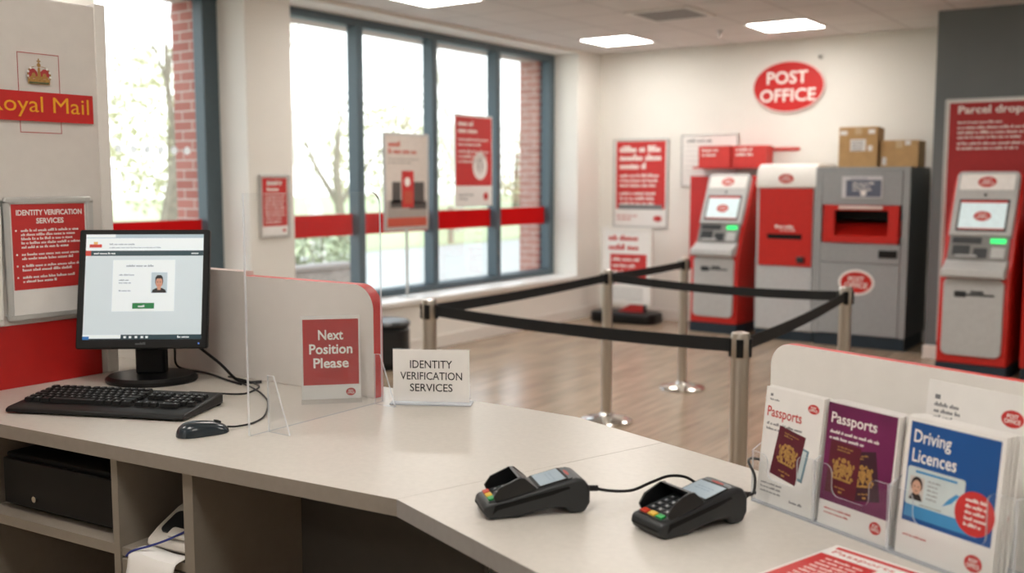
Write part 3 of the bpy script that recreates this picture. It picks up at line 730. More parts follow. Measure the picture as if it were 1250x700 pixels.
MB().box(-1.07, .014, .35, -.663, .498, .37).build('shelf', CARC, ct)
MB().box(-.449, .29, 0, -.02, .305, zt).build('modesty_panel', CARC_SHADE, ct)
# base of the counter
t = thing('service_counter', 'shade-darkened panelled counter base beneath the angled worktop', 'counter', (NC[0], NC[1], 0), -19.8)
MB().box(.085, .28, 0, 1.65, .30, zt).build('modesty_panel', CARC_SHADE, t); MB().box(.16, .50, 0, 1.66, .52, zt).build('front_panel', WHITE, t)
MB().box(1.66, .02, 0, 1.68, .52, zt).build('end_panel', CARC, t)
MB().box(-2.7, 1.72, 0, -1.1, 1.74, zt).build('front_panel', WHITE, t, world=True)
# cash drawer on the shelf
t = thing('cash_drawer', 'black metal cash drawer with a key lock on the shelf under the counter', 'cash drawer', (-1.0030-.875*.9959, 1.131-.875*.0903, .8865), AF)
MB().box(-.165, .055, .004, .19, .44, .116).build('case', BLACKM, t, bevel=.004)
MB().box(-.16, .043, .012, .185, .054, .108).build('drawer', BLACK, t, bevel=.003)
MB().prism(ell(0, 0, .0065, .0065, 20), -.006, .0, M=Matrix.Translation((-.055, .0425, .035))).build('lock', CHROME, t)
for q in (-.15, .15):
    for r_ in (.09, .41): MB().lathe([(.012, 0), (.012, .004)], n=10, c=(q, r_)).build('foot', BLACK, t)
# label printer
PRN = mat('printer_white', 'CFC9C0', .45)
t = thing('label_printer', 'off-white curved receipt printer in the narrow cubby under the counter', 'printer', (NC[0]-.552*.9959, NC[1]-.552*.0903, .8825), AF)
MB().prismx([(.035, .003), (.035, .018), (.06, .034), (.11, .058), (.2, .082), (.28, .08), (.28, .003)], -.05, .066).build('case', PRN, t, bevel=.012, seg=3)
M = Matrix.Translation((0, .045, .0275)) @ Matrix.Rotation(R(27), 4, 'X')
MB(M).prismz(rrect(-.03, .006, .055, .06, .012), .0, .003).build('recess', DARK, t)
MB(M).prismz(rrect(.0, -.004, .06, .018, .006), .003, .007).build('lip', PRN, t)
MB().tube([(.062, .075, .054), (.04, .052, .042), (.01, .03, .026), (-.02, .014, .014), (-.045, .0, .006), (-.055, -.006, -.004)], .0022, n=8, smooth=6).build('cable', mat('blue_cable', '27307A', .5), t)
t = thing('paper_sheet', 'crumpled white paper hanging over the cubby edge before the receipt printer', 'paper', (NC[0]-.552*.9959, NC[1]-.552*.0903, .8825), AF)
mb = MB(); n = 10; vs = []
path = [(.033, .0035), (.02, .004), (.008, .004), (.0, .003), (-.004, -.004), (-.006, -.014), (-.008, -.026), (-.012, -.038), (-.018, -.05), (-.026, -.06), (-.036, -.068)]
for i in range(n+1):
    for j in range(n+1):
        u = i/n; y_, z_ = path[j]
        vs.append((-.05+.118*u, y_-.004*u*(j > 4)+.002*math.sin(6*u), z_+.0025*math.sin(7*u+j*.4)*(1 if j > 3 else .3)-.012*u*(j/10)))
mb.add(vs, [(i*(n+1)+j, (i+1)*(n+1)+j, (i+1)*(n+1)+j+1, i*(n+1)+j+1) for i in range(n) for j in range(n)])
o = mb.build('sheet', PAPER, t); sm = o.modifiers.new('Solid', 'SOLIDIFY'); sm.thickness = .0015

# ------------------------------------------------------------------ counter screens
t = thing('counter_partition', 'low white counter screen with a rounded red-edged corner behind the sign', 'partition', (-1.52, 1.645, CT+.0005), 0)
MB().prism(rrect(-.42, 0, 0, .252, .055, 8, (0, 1, 0, 0)), 0, .03, 0, 1).build('end_panel', [PANEL, RED], t, bevel=.001)
MB().prism([(-.95, 0), (-.422, 0), (-.422, .262), (-.95, .262)], .0, .03, 0, 1).build('long_panel', [PANEL, mat('edge_pale', 'E2C9C2', .5)], t, bevel=.001)
t = thing('acrylic_screen', 'tall clear acrylic guard screen standing across the counter', 'screen', (-1.485, 1.26, CT+.0008), 90)
MB().prism(rrect(0, .0, .372, .458, .03, 6, (0, 1, 0, 0)), -.003, .003, 0, 1).build('sheet', [ACR, ACRE], t)
for q in (.045, .345):
    f = MB()
    f.prismx([(-.062, 0), (-.004, 0), (-.004, .11), (-.02, .11)], q-.002, q+.002, 0, 1); f.build('foot', [ACR, ACRE], t)

# next position sign
t = thing('acrylic_sign', 'upright acrylic sign with a red next position card beside the screen', 'sign', (-1.627, 1.528, CT+.0005), 45.9)
MB().box(0, -.0045, .003, .13, .0, .19).build('acrylic_sheet', [ACR], t)
MB().box(0, -.03, 0, .13, .004, .003).build('foot', [ACR], t)
c = MB(); c.box(.001, .0006, .004, .129, .0016, .189, 0); c.rect(.005, .036, .125, .181, .0001, 1)
for i, (s_, w) in enumerate((('Next', .054), ('Position', .093), ('Please', .076))):
    z = .136-.031*i; c.text(s_, .065-w/2, z-(.007 if i == 9 else 0), .065+w/2, z+.0225, -.0052, 2, .022)
c.v = c.v
logo_oval(c, .107, .019, .0105, .0085, .0001, 1, 2, .0004)
c.build('card', [PAPER, mat('card_red', 'C02B2B', .5), TEXTW], t)
# identity sign
t = thing('counter_sign', 'white T-base acrylic sign with black capitals on the counter', 'sign', (-1.457, 1.637, CT+.0005), 29.4)
MB().box(-.004, -.022, 0, .173, .022, .004).build('base', ACRE, t, bevel=.001)
MB().box(0, -.0035, .004, .169, .0035, .12).build('acrylic_sheet', ACR, t)
c = MB(); c.box(.001, -.0045, .005, .168, -.0036, .119, 0)
for i, (s_, w) in enumerate((('IDENTITY', .092), ('VERIFICATION', .135), ('SERVICES', .093))): c.text(s_, .0845-w/2, .0785-.0255*i, .0845+w/2, .0955-.0255*i, -.0051, 1, .006)
c.build('card', [PAPER, TEXTK], t)

# ------------------------------------------------------------------ computer
t = thing('monitor', 'black flat computer monitor with a bright web form on the counter', 'monitor', (-2.10, 1.488, CT+.0005), 37.7)
MB().lathe([(.105, 0), (.108, .004), (.108, .010), (.1, .017), (.06, .02)], n=44, M=Matrix.Scale(.82, 4, (0, 1, 0))).build('base', BLACK, t)
MB().box(-.035, -.012, .019, .035, .022, .20).build('neck', BLACKM, t, bevel=.005)
M = Matrix.Translation((-.005, -.058, .088)) @ Matrix.Rotation(R(-13), 4, 'X')
W_, H_ = .306, .285
cm = MB(M); cm.prism(rrect(-W_/2, 0, W_/2, H_, .006), 0, .016); cm.box(-W_/2+.02, .0161, .03, W_/2-.02, .045, H_-.03); cm.build('casing', BLACK, t, bevel=.003)
sx0, sx1, sz0, sz1 = -W_/2+.0165, W_/2-.0145, .022, H_-.012
S = MB(M); y = -.0006
S.rect(sx0, sz0, sx1, sz1, y, 0)
sw = sx1-sx0; sh = sz1-sz0
def sr(a, b, c, d, m, l=1): S.rect(sx0+sw*a, sz1-sh*d, sx0+sw*c, sz1-sh*b, y-.0004*l, m)
sr(0, 0, 1, .035, 1); sr(0, 0, .25, .03, 2, 2); sr(0, .035, 1, .155, 2); sr(.03, .095, .135, .125, 3, 2); sr(.065, .07, .1, .095, 9, 2)
S.greek(sx0+sw*.2, sz1-sh*.085, sw*.25, .004, 1, 1, y-.0008, 8, 81); S.greek(sx0+sw*.2, sz1-sh*.12, sw*.55, .0028, 1, 1, y-.0008, 8, 86)
sr(0, .155, 1, .205, 4, 1); sr(0, .155, .045, .205, 3, 2); S.greek(sx0+sw*.07, sz1-sh*.172, sw*.3, .0045, 1, 1, y-.0012, 2, 82); S.greek(sx0+sw*.9, sz1-sh*.172, sw*.08, .0045, 1, 1, y-.0012, 2, 83)
sr(.235, .245, .765, .735, 2, 1); S.greek(sx0+sw*.35, sz1-sh*.29, sw*.3, .005, 1, 1, y-.0008, 8, 84)
for q in (.38, .43, .455, .53): S.greek(sx0+sw*.29, sz1-sh*q, sw*.15, .0036, 1, 1, y-.0008, 8, int(q*100))
sr(.565, .365, .7, .56, 7, 2)
def por(pts, m, l): S.flat([(sx0+sw*(.6325+a), sz1-sh*(.4625-b)) for a, b in pts], y-.0004*l, m)
por([(-.062, -.0975), (.062, -.0975), (.055, -.07), (.025, -.052), (-.025, -.052), (-.055, -.07)], 5, 3)
por([(-.014, -.07), (.014, -.07), (.016, -.03), (-.016, -.03)], 6, 4)
por(ell(0, .012, .034, .058, 20), 5, 4); por(ell(0, 0, .029, .052, 20), 6, 5)
por([(-.03, .02), (-.022, .038), (.022, .04), (.03, .02), (.033, .045), (.018, .07), (-.018, .07), (-.033, .045)], 5, 6)
for q in (-.012, .012): por(ell(q, .006, .005, .004, 10), 5, 6)
por([(-.01, -.024), (.01, -.024), (.008, -.028), (-.008, -.028)], 3, 6)
sr(.41, .655, .595, .71, 10, 2); S.greek(sx0+sw*.46, sz1-sh*.675, sw*.09, .005, 1, 1, y-.0012, 2, 85)
sr(0, .955, 1, 1, 4, 1); sr(0, .955, .32, .99, 2, 2); sr(0, .97, .055, 1, 11, 3)
for q in (.345, .39, .44, .49, .53): sr(q, .968, q+.022, .988, 2, 2)
S.greek(sx0+sw*.8, sz1-sh*.967, sw*.16, .005, 1, 1, y-.0012, 2, 87)
def em(n, c, e): return mat(n, c, .3, var=0, emit=e*.62)
S.build('screen', [em('scr_bg', 'BFCBD0', .55), em('scr_tab', '9FB2BC', .5), em('scr_white', 'D5DDE0', .6), em('scr_red', 'C03A2C', .4), em('scr_bar', '24404A', .3), em('scr_dark', '1D1B1D', .2), em('scr_skin', 'C08E78', .45), em('scr_photo', 'AEBEC6', .5), em('scr_grey', '8D9AA0', .4), em('scr_gold', 'D8B06A', .4), em('scr_green', '18753F', .4), em('scr_blue', '1E66A8', .5)], t)
g = MB(M); g.greek(-.014, .0155, .03, .006, 1, 1, -.0006, 0, 2); g.build('badge', mat('badge_grey', '5B5D60', .5), t)
MB(M).prism(ell(W_/2-.02, .012, .002, .002, 12), -.001, 0).build('power_light', mat('blue_led', '5A7FD0', .4, emit=.6), t)
MB().tube([(-2.085, 1.545, 1.21), (-2.06, 1.575, 1.17), (-1.99, 1.60, 1.12), (-1.93, 1.60, 1.0865), (-1.885, 1.595, 1.084), (-1.86, 1.62, 1.084)], .0036, n=8, smooth=8).build('power_cable', BLACK, t, world=True)
MB().tube([(-2.11, 1.56, 1.20), (-2.14, 1.585, 1.14), (-2.16, 1.61, 1.09), (-2.05, 1.615, 1.084), (-1.95, 1.59, 1.083), (-1.88, 1.575, 1.083)], .0028, n=8, smooth=8).build('video_cable', BLACK, t, world=True)

KEY = mat('key_black', '0E0F10', .5, spec=.35, var=.1)
KEYL = mat('key_legend', '9A9C9C', .5)
t = thing('keyboard', 'black full size keyboard on the counter before the monitor', 'keyboard', (-1.902, 1.258, CT+.0005), 23.5)
KW, KD = .405, .172
b = MB(); b.prismx([(-KD/2, .002), (-KD/2, .010), (-KD/2+.01, .014), (KD/2-.01, .026), (KD/2, .024), (KD/2, .002)], -KW/2, KW/2); b.build('body', BLACK, t, bevel=.004, seg=2)
for q in (-.18, .18): MB().box(q-.02, KD/2-.02, 0, q+.02, KD/2-.008, .003).build('foot', BLACKM, t)
slope = math.atan2(.012, KD-.02)
keymesh = {}
def key(x, y, w, lab=True):
    kw = round(w, 4)
    if kw not in keymesh:
        m = MB(); h = .0075; e = .0018; d = .0148
        m.add([(-w/2, -d/2, 0), (w/2, -d/2, 0), (w/2, d/2, 0), (-w/2, d/2, 0), (-w/2+e, -d/2+e, h), (w/2-e, -d/2+e, h), (w/2-e, d/2-e, h), (-w/2+e, d/2-e, h)],
              [(0, 1, 5, 4), (1, 2, 6, 5), (2, 3, 7, 6), (3, 0, 4, 7), (4, 5, 6, 7)])
        m.add([(-w/2+.004, 0, h+.0002), (-w/2+.0075, 0, h+.0002), (-w/2+.0075, .004, h+.0002), (-w/2+.004, .004, h+.0002)], [(0, 1, 2, 3)], 1)
        o = m.build('key', [KEY, KEYL], t); keymesh[kw] = o
    else:
        o = keymesh[kw].copy(); COL.objects.link(o); o.parent = t
    yy = y+KD/2-.01
    o.location = (x, y, .0145+yy*math.tan(slope)); o.rotation_euler = (slope, 0, 0)
pit = .0171; x0 = -KW/2+.012
ys = [.051-.0172*i for i in range(6)]; ys = [ys[0]+.004]+ys[1:]
for i in range(13): key(x0+pit*(i+.5)+ (.008 if i > 0 else 0)+(.006 if i > 4 else 0)+(.006 if i > 8 else 0), ys[0], .0152)
def row(j, specs):
    x = x0
    for w in specs: key(x+w*pit/2, ys[j], w*pit-.0026); x += w*pit
row(1, [1]*13+[1.6]); row(2, [1.4]+[1]*12+[1.2]); row(3, [1.7]+[1]*11+[1.9]); row(4, [1.3]+[1]*11+[2.3]); row(5, [1.3, 1, 1.3, 6.1, 1.3, 1.1, 1.1, 1.4])
x1 = x0+pit*14.6+.008
for i in range(3):
    key(x1+pit*(i+.5), ys[1], .0152); key(x1+pit*(i+.5), ys[2], .0152); key(x1+pit*(i+.5), ys[5], .0152)
x2 = x1+pit*3+.006
for j, n in ((1, 4), (2, 4), (3, 3), (4, 4), (5, 2)):
    for i in range(n): key(x2+pit*(i*(1.5 if n == 2 else 1)+.5+(.5 if n == 2 and i == 0 else .0)), ys[j], .0152 if not (n == 2 and i == 0) else .0335)
MB().tube([(-1.845, 1.402, 1.098), (-1.82, 1.45, 1.09), (-1.79, 1.50, 1.0835), (-1.80, 1.545, 1.083), (-1.83, 1.585, 1.083), (-1.90, 1.61, 1.083), (-1.98, 1.62, 1.083)], .0022, n=8, smooth=8).build('cable', BLACK, t, world=True)

t = thing('mouse', 'dark glossy computer mouse right of the keyboard', 'mouse', (-1.573, 1.222, CT+.0005), -20)
def dome(L, Wd, H, n=28, k=10, ex=2.4):
    vs = []; fs = []
    for j in range(k+1):
        v = j/k*PI/2
        for i in range(n):
            u = 2*PI*i/n; c, s_ = math.cos(u), math.sin(u)
            xx = Wd/2*math.copysign(abs(c)**(2/ex), c)*math.cos(v)**.6; yy = L/2*math.copysign(abs(s_)**(2/ex), s_)*math.cos(v)**.6
            zz = H*math.sin(v)*(1-.22*(yy/(L/2)+.2))
            waist = 1-.1*math.cos(2*PI*yy/L)*0
            vs.append((xx*(1-.12*(1-abs(yy)/(L/2))), yy, zz))
    for j in range(k):
        for i in range(n): fs.append((j*n+i, j*n+(i+1) % n, (j+1)*n+(i+1) % n, (j+1)*n+i))
    fs.append(tuple(range(n)))
    return vs, fs
vs, fs = dome(.1, .058, .026)
MB().add(vs, fs).build('shell', mat('mouse_dark', '2A3238', .22, var=.06), t, smooth=60)
MB().tube([(0, .022, .0205), (0, .028, .0192), (0, .034, .0165)], .0045, n=10).build('scroll_wheel', BLACKM, t)
for q in (-1, 1):
    vs2 = [(q*.003, .006, .0335), (q*.02, .006, .0268), (q*.018, .036, .019), (q*.003, .044, .019)]
MB().tube([(-1.557, 1.268, 1.0875), (-1.555, 1.29, 1.084), (-1.557, 1.33, 1.0825), (-1.585, 1.385, 1.0825), (-1.675, 1.475, 1.0825), (-1.755, 1.528, 1.083), (-1.82, 1.556, 1.085), (-1.885, 1.575, 1.087)], .002, n=8, smooth=8).build('cable', BLACK, t, world=True)

# ------------------------------------------------------------------ card readers
CRB = mat('reader_black', '26292B', .42, var=.1)
CRS = mat('reader_face', '33373A', .35, var=.06)
def reader(label, loc, rotz):
    t = thing('card_reader', label, 'card reader', loc, rotz, 'card readers on the counter')
    hw = .0335
    prof = [(.004, .003), (0, .010), (.001, .020), (.006, .0225), (.138, .052), (.150, .049), (.159, .036), (.159, .014), (.151, .0), (.128, .0), (.122, .009), (.1, .010), (.075, .006), (.05, .0), (.01, .0)]
    MB().prismx(prof, -hw, hw).build('body', CRB, t, bevel=.005, seg=3)
    a = math.atan2(.0295, .132)
    M = Matrix.Translation((0, .006, .0226)) @ Matrix.Rotation(a, 4, 'X')   # top face: x across, y along, z up
    MB(M).prismz(rrect(-hw+.005, .002, hw-.005, .132, .006), .0002, .0012).build('face_plate', CRS, t)
    s = MB(M); s.prismz(rrect(-hw+.005, .077, hw-.005, .1245, .004), .0012, .0022, 0)
    s.add([(x, y, .0025) for x, y in ((-.0265, .0815), (.0265, .0815), (.0265, .1205), (-.0265, .1205))], [(0, 1, 2, 3)], 1)
    rdz = random.Random(5)
    for kx in range(2):
        x = -.016
        while x < .014:
            w = rdz.uniform(.003, .006); s.add([(x, .105-kx*.006, .0027), (x+w, .105-kx*.006, .0027), (x+w, .107-kx*.006, .0027), (x, .107-kx*.006, .0027)], [(0, 1, 2, 3)], 2); x += w+.0015
    s.build('screen', [BLACKM, mat('reader_lcd', '8797A1', .2, emit=.12, var=.02), mat('lcd_text', '5A7080', .5)], t)
    g = MB(M); g.prismz(ell(0, .1285, .013, .0022, 16), .0012, .0016); g.build('red_badge', mat('reader_red', 'A33A34', .5), t)
    cols = [mat('key_red', 'C8391F', .45), mat('key_yellow', 'E0B63A', .45), mat('key_green', '1E9B4A', .45)]
    for i in range(3):
        x = -.0165+.0165*i
        MB(M).box(x-.0068, .004, .001, x+.0068, .0135, .0042).build('key', cols[i], t, bevel=.0012)['label'] = ('red', 'yellow', 'green')[i]+' key'
    for j in range(4):
        for i in range(3):
            x = -.0155+.0155*i; y = .018+.0118*j
            kk = MB(M); kk.box(x-.006, y, .001, x+.006, y+.0088, .0034, 0); kk.add([(x-.002, y+.0025, .0036), (x+.002, y+.0025, .0036), (x+.002, y+.0062, .0036), (x-.002, y+.0062, .0036)], [(0, 1, 2, 3)], 1)
            kk.build('key', [mat('reader_key', '3C3F42', .45), mat('reader_legend', 'C4C6C8', .5)], t)
    gm = MB(M)
    for q in (-1, 1):
        xa = q*(hw-.0045); xb = q*(hw-.001)
        gm.prismx([(.012, .0), (.010, .008), (.022, .019), (.052, .0245), (.060, .0225), (.074, .003), (.072, 0)], min(xa, xb), max(xa, xb))
    gm.prismx([(.052, .0245), (.056, .0245), (.074, .003), (.074, .001), (.0705, .001)], -hw+.0045, hw-.0045)
    gm.build('privacy_guard', mat('guard_black', '0E0F10', .35, var=.1), t, bevel=.0008)
    MB(Matrix.Translation((0, .0, 0))).box(-hw+.006, -.0006, .0095, hw-.006, .003, .0125).build('card_slot', BLACKM, t)
    for q in (-1, 1):
        MB().prismx([(.012, .008), (.016, .0205), (.125, .041), (.128, .038), (.10, .030), (.02, .014)], q*hw-.0004 if q > 0 else q*hw-.0006, q*hw+.0006 if q > 0 else q*hw+.0004).build('side_grip', BLACKM, t)
    return t
SC1 = 1.0
r1 = reader('left card reader with green key nearest, cable running off its tail', (-.859, 1.148, CT+.0005), 49-90)
MB().tube([(-.752, 1.2755, 1.105), (-.742, 1.287, 1.104)], .0045, n=10).build('cable_boot', BLACK, r1, world=True)
MB().tube([(-.745, 1.284, 1.104), (-.728, 1.30, 1.099), (-.71, 1.335, 1.094), (-.697, 1.375, 1.099), (-.682, 1.405, 1.104), (-.66, 1.42, 1.102), (-.635, 1.425, 1.09), (-.60, 1.43, 1.0835), (-.56, 1.47, 1.083)], .0024, n=8, smooth=8).build('cable', BLACK, r1, world=True)
r2 = reader('right card reader with a blue-grey screen beside the leaflet holder', (-.6215, 1.208, CT+.0005), 66-90)
MB().tube([(-.549, 1.362, 1.11), (-.541, 1.372, 1.108)], .0048, n=10).build('cable_boot', BLACK, r2, world=True)
MB().tube([(-.543, 1.369, 1.108), (-.536, 1.382, 1.109), (-.545, 1.41, 1.125), (-.563, 1.43, 1.141), (-.565, 1.46, 1.138), (-.545, 1.485, 1.125), (-.50, 1.504, 1.09), (-.43, 1.473, 1.083)], .0022, n=8, smooth=8).build('cable', BLACK, r2, world=True)

# ------------------------------------------------------------------ leaflet display
HA = -24.7; HO = Vector((-.556, 1.437, CT))
HU = Vector((math.cos(R(HA)), math.sin(R(HA)), 0)); HV = Vector((-math.sin(R(HA)), math.cos(R(HA)), 0))
def hp(s, v, z=0): return tuple(HO+HU*s+HV*v+Vector((0, 0, z)))
t = thing('display_board', 'white display board with a red edge and rounded corner behind the leaflets', 'display board', (-.578, 1.552, CT+.0005), -19.8)
MB().prism(rrect(0, 0, .66, .226, .038, 8, (0, 1, 1, 0)), 0, .016, 0, 1).build('panel', [WHITE, RED], t, bevel=.001)
t = thing('leaflet_holder', 'clear three pocket acrylic leaflet holder on the right of the counter', 'leaflet holder', hp(0, 0, .0005), HA)
edges_s = [0, .122, .249, .425]
MB().box(0, -.006, 0, .425, .075, .003).build('base', ACRE, t)
for i, s_ in enumerate(edges_s):
    MB().prismx([(-.005, .003), (.073, .003), (.075, .12), (-.005, (.078, .092, .09, .118)[i])], s_-.001, s_+.001, 0, 1).build('side_panel', [ACR, ACRE], t)
fp = MB(); 
for i in range(3):
    a, b = edges_s[i]+.002, edges_s[i+1]-.002; ha, hb = (.078, .092, .09)[i], (.092, .09, .118)[i]; lo = (.042, .05, .05)[i]; q = .03 if i < 2 else .035
    pts = [(a, .003), (b, .003), (b, hb)]
    def arc(cx, cz, r, a0, a1): return [(cx+r*math.cos(R(a0+(a1-a0)*k/5)), cz+r*math.sin(R(a0+(a1-a0)*k/5))) for k in range(6)]
    pts += arc(b-.008, hb-.008, .008, 90, 90) + arc(b-q+.012, hb-.012, .012, 90, 180)[:6] + arc(b-q-.012, lo+.012, .012, 0, -90) + arc(a+q+.012, lo+.012, .012, 270, 180) + arc(a+q-.012, ha-.012, .012, 0, 90) + [(a, ha)]
    fp.prism(pts, -.0065, -.0045, 0, 1)
fp.build('front_panel', [ACR, ACRE], t)

PASS = [PAPER, TEXTR, TEXTG, BURG, GOLD, mat('doc_pale', 'C8D4D4', .6), TEXTW, REDP, mat('doc_teal', '6E8E9C', .6)]
def crest(mb, cx, cz, s, y, m, seed=1, M=None):
    rr = random.Random(seed)
    mb.flat([(cx-.22*s, cz+.3*s), (cx+.22*s, cz+.3*s), (cx+.22*s, cz-.1*s), (cx, cz-.4*s), (cx-.22*s, cz-.1*s)], y, m, M)
    mb.oval(cx, cz+.48*s, .16*s, .14*s, y, m, M)
    for k in range(40):
        a_ = rr.uniform(0, 2*PI); d_ = rr.uniform(.25, .72)*s; mb.oval(cx+d_*math.cos(a_)*.95, cz+d_*math.sin(a_)*.72, s*rr.uniform(.04, .09), s*rr.uniform(.04, .1), y-.00003, m, M)
    for q in (-1, 1):
        for (a, b, rx, rz) in ((.42, .28, .12, .14), (.5, .02, .13, .24), (.36, -.3, .1, .16), (.62, -.36, .1, .1), (.66, .3, .07, .12), (.3, .5, .08, .08)):
            mb.oval(cx+q*a*s, cz+b*s, rx*s, rz*s, y-.00005, m, M)
    mb.rect(cx-.6*s, cz-.58*s, cx+.6*s, cz-.46*s, y, m, M)
def passport(mb, M, w, h, y, seed, col=3):
    mb.rect(0, 0, w, h, y, col, M)
    mb.greek(w*.24, h*.93, w*.55, h*.035, 2, h*.055, y-.0003, 4, seed, M=M)
    crest(mb, w*.5, h*.5, w*.5, y-.0003, 4, seed, M)
    mb.greek(w*.3, h*.17, w*.45, h*.04, 1, 1, y-.0003, 4, seed+1, M=M); mb.rect(w*.44, h*.05, w*.56, h*.09, y-.0003, 4, M)
def at2(x, z, a): return Matrix.Translation((x, 0, z)) @ Matrix.Rotation(R(-a), 4, 'Y')
def white_leaf():
    m = MB(); w, h = .112, .172; m.box(0, 0, 0, w, .0022, h, 0); y = -.0003
    m.text('Passports', .006, h-.048, .074, h-.028, y, 1, .012)
    m.rect(.009, h-.013, .014, h-.009, y, 2); m.greek(.009, h-.016, .028, .003, 1, 1, y, 2, 3)
    m.greek(.007, h-.0515, .085, .0042, 2, .0075, y, 2, 7)
    logo_oval(m, .094, h-.018, .0105, .0068, y, 7, 6, .0002)
    m.flat([(.066, .098), (.094, .093), (.086, .045), (.058, .05)], y, 8); m.flat([(.066, .095), (.09, .091), (.083, .05), (.06, .053)], y-.0001, 5)
    passport(m, at2(.0225, .046, -9), .052, .074, y-.0003, 5)
    m.greek(.007, .031, .05, .003, 3, .0062, y, 2, 13); m.greek(.066, .015, .04, .004, 1, 1, y, 2, 14)
    return m.build('leaflet', PASS)
def purple_leaf():
    m = MB(); w, h = .119, .172; m.box(0, 0, 0, w, .0022, h, 0); y = -.0003
    m.rect(.0, .034, w-.003, h-.001, y, 3)
    m.text('Passports', .007, h-.033, .085, h-.0135, y-.0003, 6, .014)
    m.greek(.007, h-.038, .092, .0045, 2, .0085, y-.0003, 6, 17)
    passport(m, at2(.052, .044, 12), .05, .066, y-.0003, 8, 10)
    passport(m, at2(.0085, .047, -2), .053, .073, y-.001, 9, 9)
    m.greek(.01, .026, .05, .003, 2, .006, y, 1, 19); logo_oval(m, .098, .019, .0095, .0085, y, 7, 6, .0002)
    return m.build('leaflet', [PAPER, TEXTR, TEXTG, PURP, GOLD, PASS[5], TEXTW, REDP, PASS[8], BURG, mat('dark_passport', '3A1426', .5)])
def purple_fix(o):
    return o
def blue_leaf():
    m = MB(); w, h = .138, .178; m.box(0, 0, 0, w, .0022, h, 0); y = -.0003
    m.rect(.006, .044, w-.006, h-.006, y, 1)
    m.text('Driving', .012, h-.037, .066, h-.0155, y-.0002, 2, .012); m.text('Licences', .012, h-.057, .076, h-.04, y-.0002, 2, .012)
    m.flat([(.008, .05), (.112, .05), (.112, .062), (.01, .082)], y-.0001, 8)
    m.flat(rrect(.008, .066, .091, .115, .004), y-.0003, 3)
    m.rect(.02, .108, .08, .111, y-.0005, 8)
    m.rect(.013, .073, .034, .103, y-.0005, 4)
    m.flat([(.0135, .073), (.0335, .073), (.031, .079), (.0275, .082), (.0195, .082), (.016, .079)], y-.0007, 6)
    m.oval(.0235, .0925, .0085, .0105, y-.0006, 6); m.oval(.0235, .0895, .0068, .0092, y-.0008, 5)
    for q in (-.0028, .0028): m.oval(.0235+q, .0905, .001, .0007, y-.0009, 6)
    m.rect(.0215, .0845, .0255, .0852, y-.0009, 6)
    m.greek(.039, .102, .02, .0022, 5, .0055, y-.0005, 9, 23); m.greek(.03, .07, .04, .002, 1, 1, y-.0005, 9, 24)
    m.flat([(.062, .075), (.075, .082), (.085, .094), (.08, .095), (.07, .086)], y-.0005, 8)
    m.oval(.107, .078, .027, .027, y-.0006, 7)
    m.greek(.094, .096, .03, .0042, 5, .0075, y-.0009, 2, 25)
    m.greek(.01, .028, .05, .0028, 1, 1, y, 7, 26); logo_oval(m, .112, .019, .012, .0105, y, 7, 2, .0002)
    return m.build('leaflet', [PAPER, BLUEP, TEXTW, PASS[5], mat('photo_pale', 'C9C2BC', .6), SKIN, HAIR, REDP, mat('sky_print', '3E8FC4', .5), TEXTG])
LE = 6
def stack(maker, s0, v0, n, labels, group, step=.0034):
    base = maker()
    for i in range(n):
        o = base if i == 0 else base.copy()
        if i: COL.objects.link(o)
        tag(o, labels[i], 'leaflet', group)
        o.location = hp(s0+.0012*i*(1 if i % 2 else .3), v0+step*i, .0038+.0006*(i % 3)); o.rotation_euler = (-R(LE), 0, R(HA))
stack(white_leaf, .004, .0, 4, ['white passports leaflet with one burgundy passport, front of the left pocket']+['white leaflet in the left pocket, %s from the front' % q for q in ('second', 'third', 'fourth')], 'white leaflets in the left pocket')
stack(purple_leaf, .125, .0, 6, ['purple passports leaflet with two passports, front of the middle pocket']+['purple leaflet in the middle pocket, %s from the front' % q for q in ('second', 'third', 'fourth', 'fifth', 'sixth')], 'purple leaflets in the middle pocket')
stack(blue_leaf, .256, .0, 6, ['blue driving licence leaflet with a photo card, front of the right pocket']+['blue leaflet with white edge in the right pocket, %s from the front' % q for q in ('second', 'third', 'fourth', 'fifth', 'sixth')], 'driving licence leaflets in the right pocket')
m = MB(); m.box(0, 0, 0, .162, .003, .214, 0); y = -.0003
m.rect(.012, .19, .02, .196, y, 1); m.greek(.012, .186, .04, .0055, 3, .0085, y, 1, 33); logo_oval(m, .125, .184, .0155, .011, y, 2, 3, .0002)
o = m.build('header_card', [PAPER, TEXTG, REDP, TEXTW]); tag(o, 'tall white card with a small red oval behind the blue leaflets', 'card'); o.location = hp(.222, .079, .001); o.rotation_euler = (-R(LE), 0, R(HA))

# flyer lying on the counter
t = thing('flyer', 'red and white flyer lying flat at the bottom edge of the counter', 'flyer', (-.392, 1.314, CT+.0005), 0)
a = Vector((-.447+.392, 1.156-1.314, 0)); a.normalize(); b = Vector((-a.y, a.x, 0))
M = Matrix(((b.x, -a.x, 0, 0), (b.y, -a.y, 0, 0), (0, 0, 1, 0), (0, 0, 0, 1)))
MF = Matrix((( .9605, .33, 0, 0), (-.2785, .944, 0, 0), (0, 0, 1, 0), (0, 0, 0, 1)))
u = Vector((.955, -.297, 0)); v = Vector((-.297, -.955, 0)); v = Vector((-.30, -.954, 0))
MF = Matrix(((u.x, 0, -v.x, 0), (u.y, 0, -v.y, 0), (0, -1, 0, 0), (0, 0, 0, 1)))
